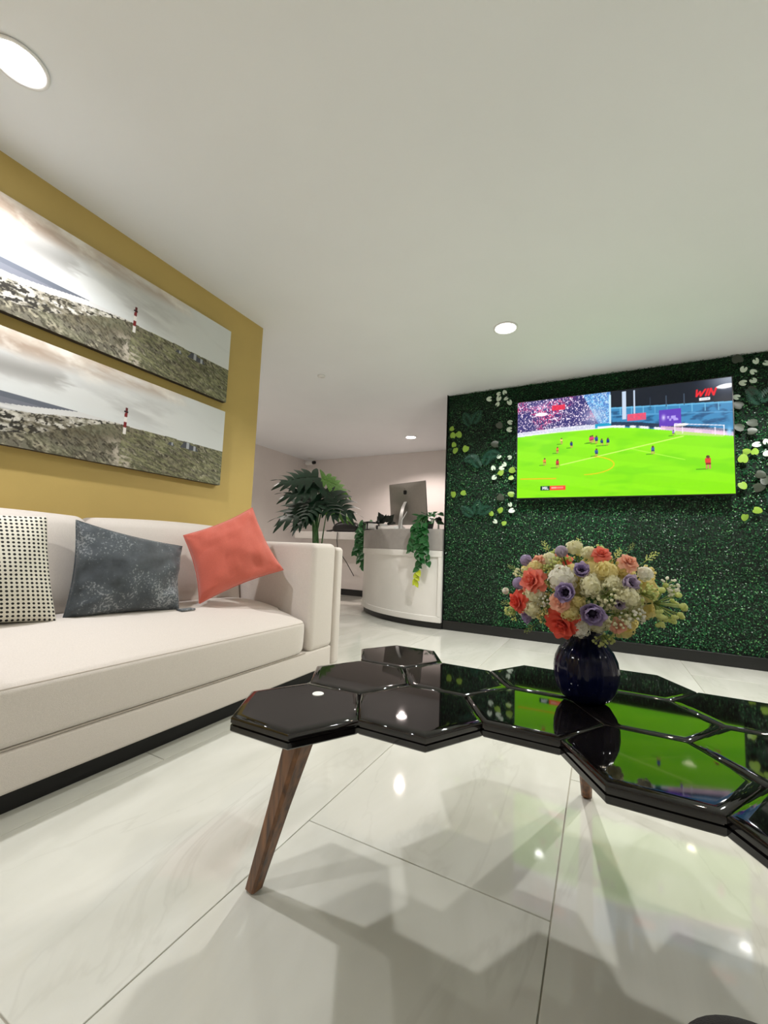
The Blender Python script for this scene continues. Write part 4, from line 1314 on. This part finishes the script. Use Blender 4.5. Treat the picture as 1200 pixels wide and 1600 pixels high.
rd = thing('side_desk', 'white desk slab behind the potted plant in the reception', 'desk', (0, 0, 0))
obj('desk_top', MB().rbox(-4.10, -2.74, 4.95, Y1 - 0.02, 0.835, 0.940, 0.006, seg=2), 'counter_white', rd)
obj('back_panel', MB().box(-4.10, -2.70, 5.43, 5.47, 0.09, 0.836), 'wall_white', rd, smooth=False)
obj('kick', MB().box(-4.10, -2.70, 5.425, 5.47, 0.0, 0.092), 'black_skirting', rd, smooth=False)
tag(obj('cable', MB().tube([(-3.315, 4.93, 0.935), (-3.315, 4.925, 0.83), (-3.30, 4.93, 0.70), (-3.31, 5.2, 0.5), (-3.30, 5.40, 0.3)], 0.006, 6), 'plastic_black'),
    'thin black cable hanging from the white desk slab', 'cable')

# computer seen from behind
def computer():
    A = Vector((-2.115, 4.19, 0)); B = Vector((-1.60, 4.00, 0))
    mid = (A + B) / 2
    rz = math.atan2(B.y - A.y, B.x - A.x)
    t = thing('computer', 'silver all-in-one computer seen from behind on the reception desk', 'computer', (mid.x, mid.y, 0.932), rz)
    w = (B - A).length
    tilt = Matrix.Translation((0, 0, 0.30)) @ Matrix.Rotation(math.radians(7), 4, 'X') @ Matrix.Translation((0, 0, -0.30))
    def bulge(x, y, z):
        if y < 0:
            q = max(0, 1 - (x / (w / 2)) ** 2) * max(0, 1 - ((z - 0.29) / 0.23) ** 2)
            y -= 0.028 * q
        return (x, y, z)
    sh = obj('shell', MB().rbox(-w / 2, w / 2, -0.008, 0.010, 0.06, 0.52, 0.006, seg=2, mid=[14, 1, 12], fn=bulge), 'alu', t, mtx=tilt)
    obj('display', MB().box(-w / 2 + 0.008, w / 2 - 0.008, 0.009, 0.0115, 0.13, 0.512), 'plastic_black', t, smooth=False, mtx=tilt)
    # emblem on the back: a bitten apple with a leaf
    v = []; n = 40
    for k in range(n):
        a = 2 * PI * k / n
        x = 0.022 * math.sin(a) * (1 + 0.06 * math.cos(2 * a)); z = 0.024 * math.cos(a)
        if abs(math.sin(a)) < 0.35:
            z *= 0.90 + 0.10 * abs(math.sin(a)) / 0.35
        dx, dz = x + 0.026, z - 0.003
        d = math.hypot(dx, dz)
        if d < 0.0105:
            x = -0.026 + dx / d * 0.0105; z = 0.003 + dz / d * 0.0105
        v.append((x, -0.0395, 0.415 + z))
    lf = [(0.0, -0.0395, 0.444), (0.002, -0.0395, 0.452), (0.010, -0.0395, 0.458), (0.008, -0.0395, 0.449)]
    mb = MB()
    mb.add(v, [tuple(range(n))]); mb.add(lf, [(0, 1, 2, 3)])
    mb2 = MB(); mb2.add([(p[0], p[1] + 0.014, p[2]) for p in mb.v] , mb.f)
    nb = len(mb.v)
    mb.add([(p[0], p[1] + 0.02, p[2]) for p in v], [])
    mb.f += [(k, (k + 1) % n, nb + (k + 1) % n, nb + k) for k in range(n)]
    obj('emblem', mb, 'plastic_black', sh, smooth=False)
    # bent metal stand
    path = [(0, -0.036, 0.31), (0, -0.070, 0.25), (0, -0.095, 0.16), (0, -0.105, 0.05), (0, -0.100, 0.006), (0, -0.02, 0.004), (0, 0.07, 0.004)]
    hw = [0.020, 0.022, 0.025, 0.03, 0.085, 0.092, 0.095]
    mb = MB(); v = []; f = []
    th_ = 0.005
    for (p, w_) in zip(path, hw):
        for s in (-1, 1):
            v.append((s * w_, p[1], p[2]))
        for s in (1, -1):
            v.append((s * w_, p[1] + th_, p[2] + (th_ if p[2] < 0.02 else 0)))
    for k in range(len(path) - 1):
        for i in range(4):
            f.append((k * 4 + i, k * 4 + (i + 1) % 4, k * 4 + 4 + (i + 1) % 4, k * 4 + 4 + i))
    f.append((0, 1, 2, 3)); f.append(tuple(len(path) * 4 - 1 - i for i in range(4)))
    mb.add(v, f)
    obj('stand', mb, 'alu_bright', t, sharp=50)
    obj('power_cable', MB().tube([(0.02, -0.03, 0.2), (0.03, -0.11, 0.10), (0.05, -0.14, 0.012), (0.12, -0.16, 0.006), (0.2, -0.10, 0.006)], 0.004, 6), 'plastic_white', t)
computer()

# small things on the desk
def small_plant():
    t = thing('potted_succulent', 'small dark leaved plant in a white pot left of the computer', 'plant', (-2.13, 4.07, 0.932))
    obj('pot', MB().lathe([(0.035, 0), (0.042, 0.006), (0.047, 0.06), (0.05, 0.066), (0.046, 0.066), (0.042, 0.055)], 24), 'plastic_white', t)
    r = random.Random(3)
    me = None
    for k in range(16):
        a = 2.4 * k; el = r.uniform(0.2, 1.2); L = r.uniform(0.07, 0.15)
        d = Vector((math.cos(a) * math.cos(el), math.sin(a) * math.cos(el), math.sin(el)))
        if me is None:
            mb = MB()
            mb.add([(0, 0, 0), (0.25, .1, 0.05), (0.34, .55, 0.1), (0, 1.1, -0.05), (-0.34, .55, 0.1), (-0.25, .1, 0.05), (0, .5, -0.04)],
                   [(0, 1, 6), (1, 2, 6), (2, 3, 6), (3, 4, 6), (4, 5, 6), (5, 0, 6)])
            me = mb.mesh('leaf'); me.materials.append(MATS['leaf_dark'])
        z = Vector((0, 0, 1)).cross(d).cross(d)
        m = frame((0, 0, 0.05), d.cross(z), z if z.length > 0.01 else (1, 0, 0))
        y = d
        x = y.orthogonal().normalized(); zz = x.cross(y)
        mm = Matrix((x, y, zz)).transposed().to_4x4(); mm.translation = Vector((0, 0, 0.05)) + d * L * 0.4
        link('leaf', me, None, t, None, mm @ Matrix.Scale(L * 0.75, 4))
small_plant()
t = thing('desk_tray', 'black wire tray holding white paper slips on the reception desk', 'tray', (-2.40, 4.32, 0.932), 0.9)
mb = MB()
for (x, y) in ((-0.10, -0.06), (0.10, -0.06), (0.10, 0.06), (-0.10, 0.06)):
    mb.tube([(x, y, 0), (x, y, 0.10)], 0.009, 6)
for z in (0.012, 0.098):
    mb.tube([(-0.10, -0.06, z), (0.10, -0.06, z), (0.10, 0.06, z), (-0.10, 0.06, z), (-0.10, -0.06, z)], 0.007, 6)
obj('wire_frame', mb, 'plastic_black', t)
obj('paper_stack', MB().rbox(-0.075, 0.02, -0.045, 0.045, 0.004, 0.085, 0.003, seg=1), 'paper_white', t)
obj('paper_stack', MB().rbox(0.03, 0.085, -0.045, 0.045, 0.004, 0.07, 0.003, seg=1), 'plastic_black', t)
tag(obj('keyboard', MB().rbox(-0.21, 0.21, -0.055, 0.055, 0, 0.012, 0.005, seg=2), 'plastic_white', loc=(-1.66, 4.24, 0.932), mtx=None), 'slim white keyboard beside the computer on the reception desk', 'keyboard')
t = thing('paper_pad', 'white pad of paper lying under the computer stand', 'paper', (-2.02, 3.935, 0.932), -0.36)
obj('sheets', MB().rbox(-0.11, 0.15, -0.03, 0.03, 0, 0.030, 0.003, seg=1), 'paper_white', t)
obj('cover', MB().rbox(-0.11, 0.15, -0.03, 0.03, 0.0305, 0.033, 0.001, seg=1), 'plastic_white', t)
t = thing('webcam', 'small black round webcam at the right end of the reception desk', 'webcam', (-1.455, 3.98, 0.932))
obj('foot', MB().lathe([(0.035, 0), (0.035, 0.008), (0.010, 0.014), (0.007, 0.075)], 20), 'plastic_white', t)
b_ = obj('head', MB().ball((0, 0, 0.105), 0.034, 18, 12), 'plastic_black', t)
obj('lens', MB().tube([(-0.012, -0.028, 0.107), (-0.018, -0.040, 0.108)], [0.014, 0.013], 14), 'plastic_black', b_)
# bag on the side desk
def bagfn(x, y, z):
    q = max(0, 1 - (x / 0.21) ** 2)
    z2 = z * (0.25 + 0.75 * q ** 0.6) if x < 0.1 else z * (0.45 + 0.55 * q ** 0.6)
    z2 += 0.008 * mnoise.noise(Vector((x * 14, y * 14, z * 14)))
    return (x, y, max(0, z2))
t = thing('bag', 'black bag slumped on the white desk slab behind the plant', 'bag', (-3.27, 5.10, 0.941), 0.3)
obj('body', MB().rbox(-0.2, 0.2, -0.10, 0.10, 0, 0.165, 0.06, seg=5, mid=[10, 3, 3], fn=bagfn), 'plastic_black', t)
obj('strap', MB().tube([(-0.17, -0.05, 0.03), (-0.24, -0.07, 0.012), (-0.29, -0.03, 0.010), (-0.25, 0.03, 0.012), (-0.16, 0.04, 0.05)], 0.010, 8), 'plastic_black', t)
# chair behind the desk
t = thing('office_chair', 'maroon office chair half hidden behind the green wall', 'chair', (-1.44, 4.70, 0))
obj('backrest', MB().rbox(-0.02, 0.44, -0.03, 0.03, 0.62, 1.21, 0.028, seg=3), 'maroon', t)
obj('seat', MB().rbox(0.0, 0.44, 0.03, 0.48, 0.44, 0.52, 0.03, seg=3), 'maroon', t)
obj('column', MB().tube([(0.22, 0.25, 0.05), (0.22, 0.25, 0.45)], 0.025, 12), 'plastic_black', t)
for k in range(5):
    a = 2 * PI * k / 5
    obj('foot', MB().tube([(0.22, 0.25, 0.07), (0.22 + 0.26 * math.cos(a), 0.25 + 0.26 * math.sin(a), 0.03)], [0.022, 0.014], 8), 'plastic_black', t)

# ------------------------------------------------------------------ trailing pothos
def heart_leaf():
    mb = MB()
    v = [(0, 0, 0), (0.30, -0.12, 0.05), (0.46, 0.15, 0.07), (0.40, 0.5, 0.05), (0.18, 0.85, 0), (0, 1.1, -0.06), (-0.18, 0.85, 0), (-0.40, 0.5, 0.05), (-0.46, 0.15, 0.07), (-0.30, -0.12, 0.05), (0, 0.4, -0.04)]
    mb.add(v, [(10, i, i + 1) for i in range(0, 9)] + [(10, 9, 0)])
    return mb
PL = {}
for k, mname in (('g', 'leaf_pothos'), ('l', 'leaf_pothos_lime')):
    PL[k] = heart_leaf().mesh('leaf'); PL[k].materials.append(MATS[mname])
def pothos(label, base, front, vines, seed, potr=0.06, lf=0.055, tipc=True, bush=14, bs=0.09):
    """base: where the pot stands; front: horizontal unit vector towards the edge it hangs over"""
    t = thing('trailing_plant', label, 'plant', base, 0, 'trailing plants on the reception desks')
    r = random.Random(seed)
    obj('pot', MB().lathe([(potr * .75, 0), (potr * .8, 0.004), (potr, 0.075), (potr * 1.05, 0.08), (potr * .95, 0.08), (potr * .9, 0.065)], 24), 'pot_dark', t)
    F = Vector(front); Sd = Vector((-F.y, F.x, 0))
    def put(p, d, n, s, k):
        y = d.normalized(); n = n - y * n.dot(y)
        n = n.normalized() if n.length > 1e-3 else y.orthogonal().normalized()
        x = y.cross(n)
        m = Matrix((x, y, n)).transposed().to_4x4(); m.translation = p
        link('leaf', PL[k], None, t, None, m @ Matrix.Scale(s, 4))
    for i in range(bush):
        a = 2.4 * i
        p = Vector((0, 0, 0.075)) + (F * math.cos(a) + Sd * math.sin(a)) * r.uniform(0.02, bs) + Vector((0, 0, r.uniform(0, 0.10)))
        d = F * (math.cos(a) + 0.6) + Sd * math.sin(a) + Vector((0, 0, r.uniform(-.8, .5)))
        put(p, d, F * 0.8 + Vector((0, 0, 1)) + Sd * r.uniform(-.4, .4), lf * r.uniform(.85, 1.25), 'g')
    for (off, reach, length, drift, lime) in vines:
        pts = [Vector((0, 0, 0.075)), F * reach * 0.55 + Sd * off * .6 + Vector((0, 0, 0.12)), F * reach + Sd * off + Vector((0, 0, 0.045))]
        n = max(5, int(length / 0.028))
        p = pts[-1].copy()
        for k in range(n):
            p = p + Vector((0, 0, -length / n)) + Sd * (drift / n + r.uniform(-.006, .006)) + F * r.uniform(-.003, .004)
            pts.append(p.copy())
        obj('vine', MB().tube(pts, 0.0028, 5), 'stem_green', t)
        for k, p in enumerate(pts[1:]):
            s = 1 if k % 2 else -1
            d = Sd * s * r.uniform(.4, 1.0) + Vector((0, 0, -r.uniform(.5, 1.1))) + F * r.uniform(0.1, .5)
            nn = F + Vector((0, 0, .35)) + Sd * r.uniform(-.5, .5)
            lim = lime and k > len(pts) * 0.72
            put(p + F * 0.006, d, nn, lf * r.uniform(.75, 1.15), 'l' if lim else 'g')
a = math.radians(264.3)
fr = Vector((math.cos(a), math.sin(a), 0))
pothos('leafy green trailing plant hanging over the front of the curved desk', (CC.x + fr.x * 1.20, CC.y + fr.y * 1.20, 0.932), fr,
       [(-0.05, 0.175, 0.22, 0.02, False), (-0.01, 0.178, 0.30, 0.0, False), (0.03, 0.175, 0.56, -0.03, True), (0.0, 0.172, 0.34, 0.06, False), (0.065, 0.175, 0.36, 0.06, False), (-0.03, 0.180, 0.26, -0.04, False), (0.055, 0.18, 0.2, 0.02, False)],
       5, lf=0.062, bush=24, bs=0.11)
pothos('dark trailing plant hanging at the left end of the curved desk', (-2.90, 5.03, 0.941), Vector((0.25, -0.97, 0)),
       [(-0.08, 0.125, 0.34, -0.02, False), (0.0, 0.13, 0.52, 0.02, False), (0.06, 0.125, 0.40, 0.02, False), (0.02, 0.128, 0.44, -0.05, False), (-0.05, 0.13, 0.26, -0.02, False)], 9, lf=0.07, bush=16, bs=0.08)

# ------------------------------------------------------------------ monstera behind the sofa
def monstera_leaf():
    mb = MB()
    nf = 6
    # midrib strip with fingers either side, gaps between fingers
    for s in (-1, 1):
        for k in range(nf):
            t0 = -0.10 + 1.0 * k / nf; t1 = t0 + 1.0 / nf
            tm = (t0 + t1) / 2
            W_l = 0.56 * math.sin(PI * min(0.98, max(0.2, 0.30 + 0.66 * (tm + 0.1)))) ** 0.7
            fwd = 0.10 + 0.32 * (k / nf)
            if k == 0:
                fwd = -0.10
            v = []
            m = 5
            for j in range(m + 1):
                q = j / m
                g = 0.0 if q < 0.35 else (q - 0.35) / 0.65
                nar = 1 - 0.36 * g - (0.45 if j == m else 0)
                c = tm + fwd * q * q
                hw = (t1 - t0) / 2 * nar * (1 + 0.25 * math.sin(q * PI))
                x = s * W_l * q
                z = -0.16 * (W_l * q) ** 2 * 2.0 + 0.05 * q - 0.22 * max(0, c) ** 2
                v.append((x, c - hw, z)); v.append((x, c + hw, z + 0.0))
            f = [(2 * j, 2 * j + 2, 2 * j + 3, 2 * j + 1) if s > 0 else (2 * j, 2 * j + 1, 2 * j + 3, 2 * j + 2) for j in range(m)]
            mb.add(v, f)
    # pointed tip
    mb.add([(-0.10, 0.86, -0.17), (0.10, 0.86, -0.17), (0.05, 1.0, -0.24), (0, 1.12, -0.30), (-0.05, 1.0, -0.24)], [(0, 1, 2, 3, 4)])
    mb.tube([(0, -0.06, 0.006), (0, 0.4, -0.025), (0, 0.9, -0.17)], [0.012, 0.009, 0.004], 5)
    return mb
ml = {}
for k, mname in (('d', 'leaf_monstera'), ('l', 'leaf_monstera_light')):
    ml[k] = monstera_leaf().mesh('leaf', True, 50); ml[k].materials.append(MATS[mname])
MX, MY = -2.70, 3.60
mo = thing('monstera_plant', 'tall monstera with split leaves standing behind the sofa arm', 'plant', (MX, MY, 0))
obj('pot', MB().lathe([(0.13, 0), (0.135, 0.005), (0.165, 0.30), (0.17, 0.31), (0.155, 0.31), (0.15, 0.27)], 32), 'pot_dark', mo)
obj('soil', MB().lathe([(0.152, 0.255), (0.10, 0.268), (0.02, 0.272)], 24), 'leaf_dark', mo)
# leaves: attach (lateral, height, depth), tip, kind
ML = [
 ((-0.04, 1.47, 0.00), (-0.36, 1.44, -0.10), 'd', 0.36), ((0.02, 1.36, -0.05), (-0.30, 1.30, -0.15), 'd', 0.36), ((-0.02, 1.22, -0.02), (-0.40, 1.03, -0.14), 'd', 0.42),
 ((0.05, 1.46, 0.08), (0.27, 1.40, 0.20), 'l', 0.30), ((0.10, 1.30, 0.00), (0.40, 1.12, -0.06), 'd', 0.36), ((-0.03, 1.10, -0.10), (-0.22, 0.93, -0.24), 'd', 0.27),
 ((0.11, 1.16, 0.06), (0.36, 1.09, 0.16), 'l', 0.26), ((0.06, 1.20, -0.08), (0.24, 1.06, -0.22), 'd', 0.26), ((-0.10, 1.28, 0.14), (-0.36, 1.20, 0.24), 'd', 0.32),
 ((0.02, 1.38, 0.14), (0.05, 1.28, 0.44), 'd', 0.32), ((0.0, 1.18, -0.12), (-0.10, 1.00, -0.34), 'd', 0.26), ((-0.02, 1.10, 0.12), (-0.28, 1.02, 0.26), 'd', 0.28),
]
def LW(p):
    return LAT * p[0] + DEP * p[2] + UP * p[1]
for i, (a, b, k, L) in enumerate(ML):
    pa, pb = LW(a), LW(b)
    y = (pb - pa).normalized()
    n = UP * 0.7 - DEP * 0.75 + LAT * (0.25 if b[0] > 0 else -0.25)
    n = (n - y * n.dot(y)).normalized()
    x = y.cross(n)
    m = Matrix((x, y, n)).transposed().to_4x4(); m.translation = pa
    link('leaf', ml[k], None, mo, None, m @ Matrix.Scale(L * 1.08, 4))
    r = random.Random(i)
    p0 = Vector((r.uniform(-.05, .05), r.uniform(-.05, .05), 0.26))
    pm = p0 * 0.35 + pa * 0.65; pm = Vector((p0.x + (pa.x - p0.x) * 0.35, p0.y + (pa.y - p0.y) * 0.35, p0.z + (pa.z - p0.z) * 0.7))
    pts = [p0 * (1 - s) ** 2 + pm * 2 * s * (1 - s) + pa * s * s for s in [q / 8 for q in range(9)]]
    obj('stem', MB().tube(pts, [0.010 - 0.005 * q / 8 for q in range(9)], 6), 'stem_green', mo)

# ------------------------------------------------------------------ small dark stool at the front
st = thing('footstool', 'small dark fuzzy round stool in the bottom right foreground', 'stool', (0.160, 0.566, 0))
obj('cushion', MB().lathe([(0.07, 0.13), (0.092, 0.138), (0.104, 0.165), (0.104, 0.19), (0.094, 0.212), (0.07, 0.224), (0.03, 0.229), (0.01, 0.23)], 48), 'pouf_fabric', st)
for k in range(3):
    a = 2 * PI * k / 3 + 0.4
    obj('leg', MB().tube([(0.07 * math.cos(a), 0.07 * math.sin(a), 0.135), (0.10 * math.cos(a), 0.10 * math.sin(a), 0)], [0.014, 0.009], 10), 'walnut', st)

# small white disc lying on the nearest hexagon
tag(obj('coaster', MB().lathe([(0.0115, 0), (0.012, 0.0006), (0.012, 0.0016), (0.0115, 0.0022), (0.004, 0.0023)], 28), 'paper_white', loc=(-0.5228, 0.7347, TH)), 'tiny white disc lying on the left hexagon of the coffee table', 'disc')
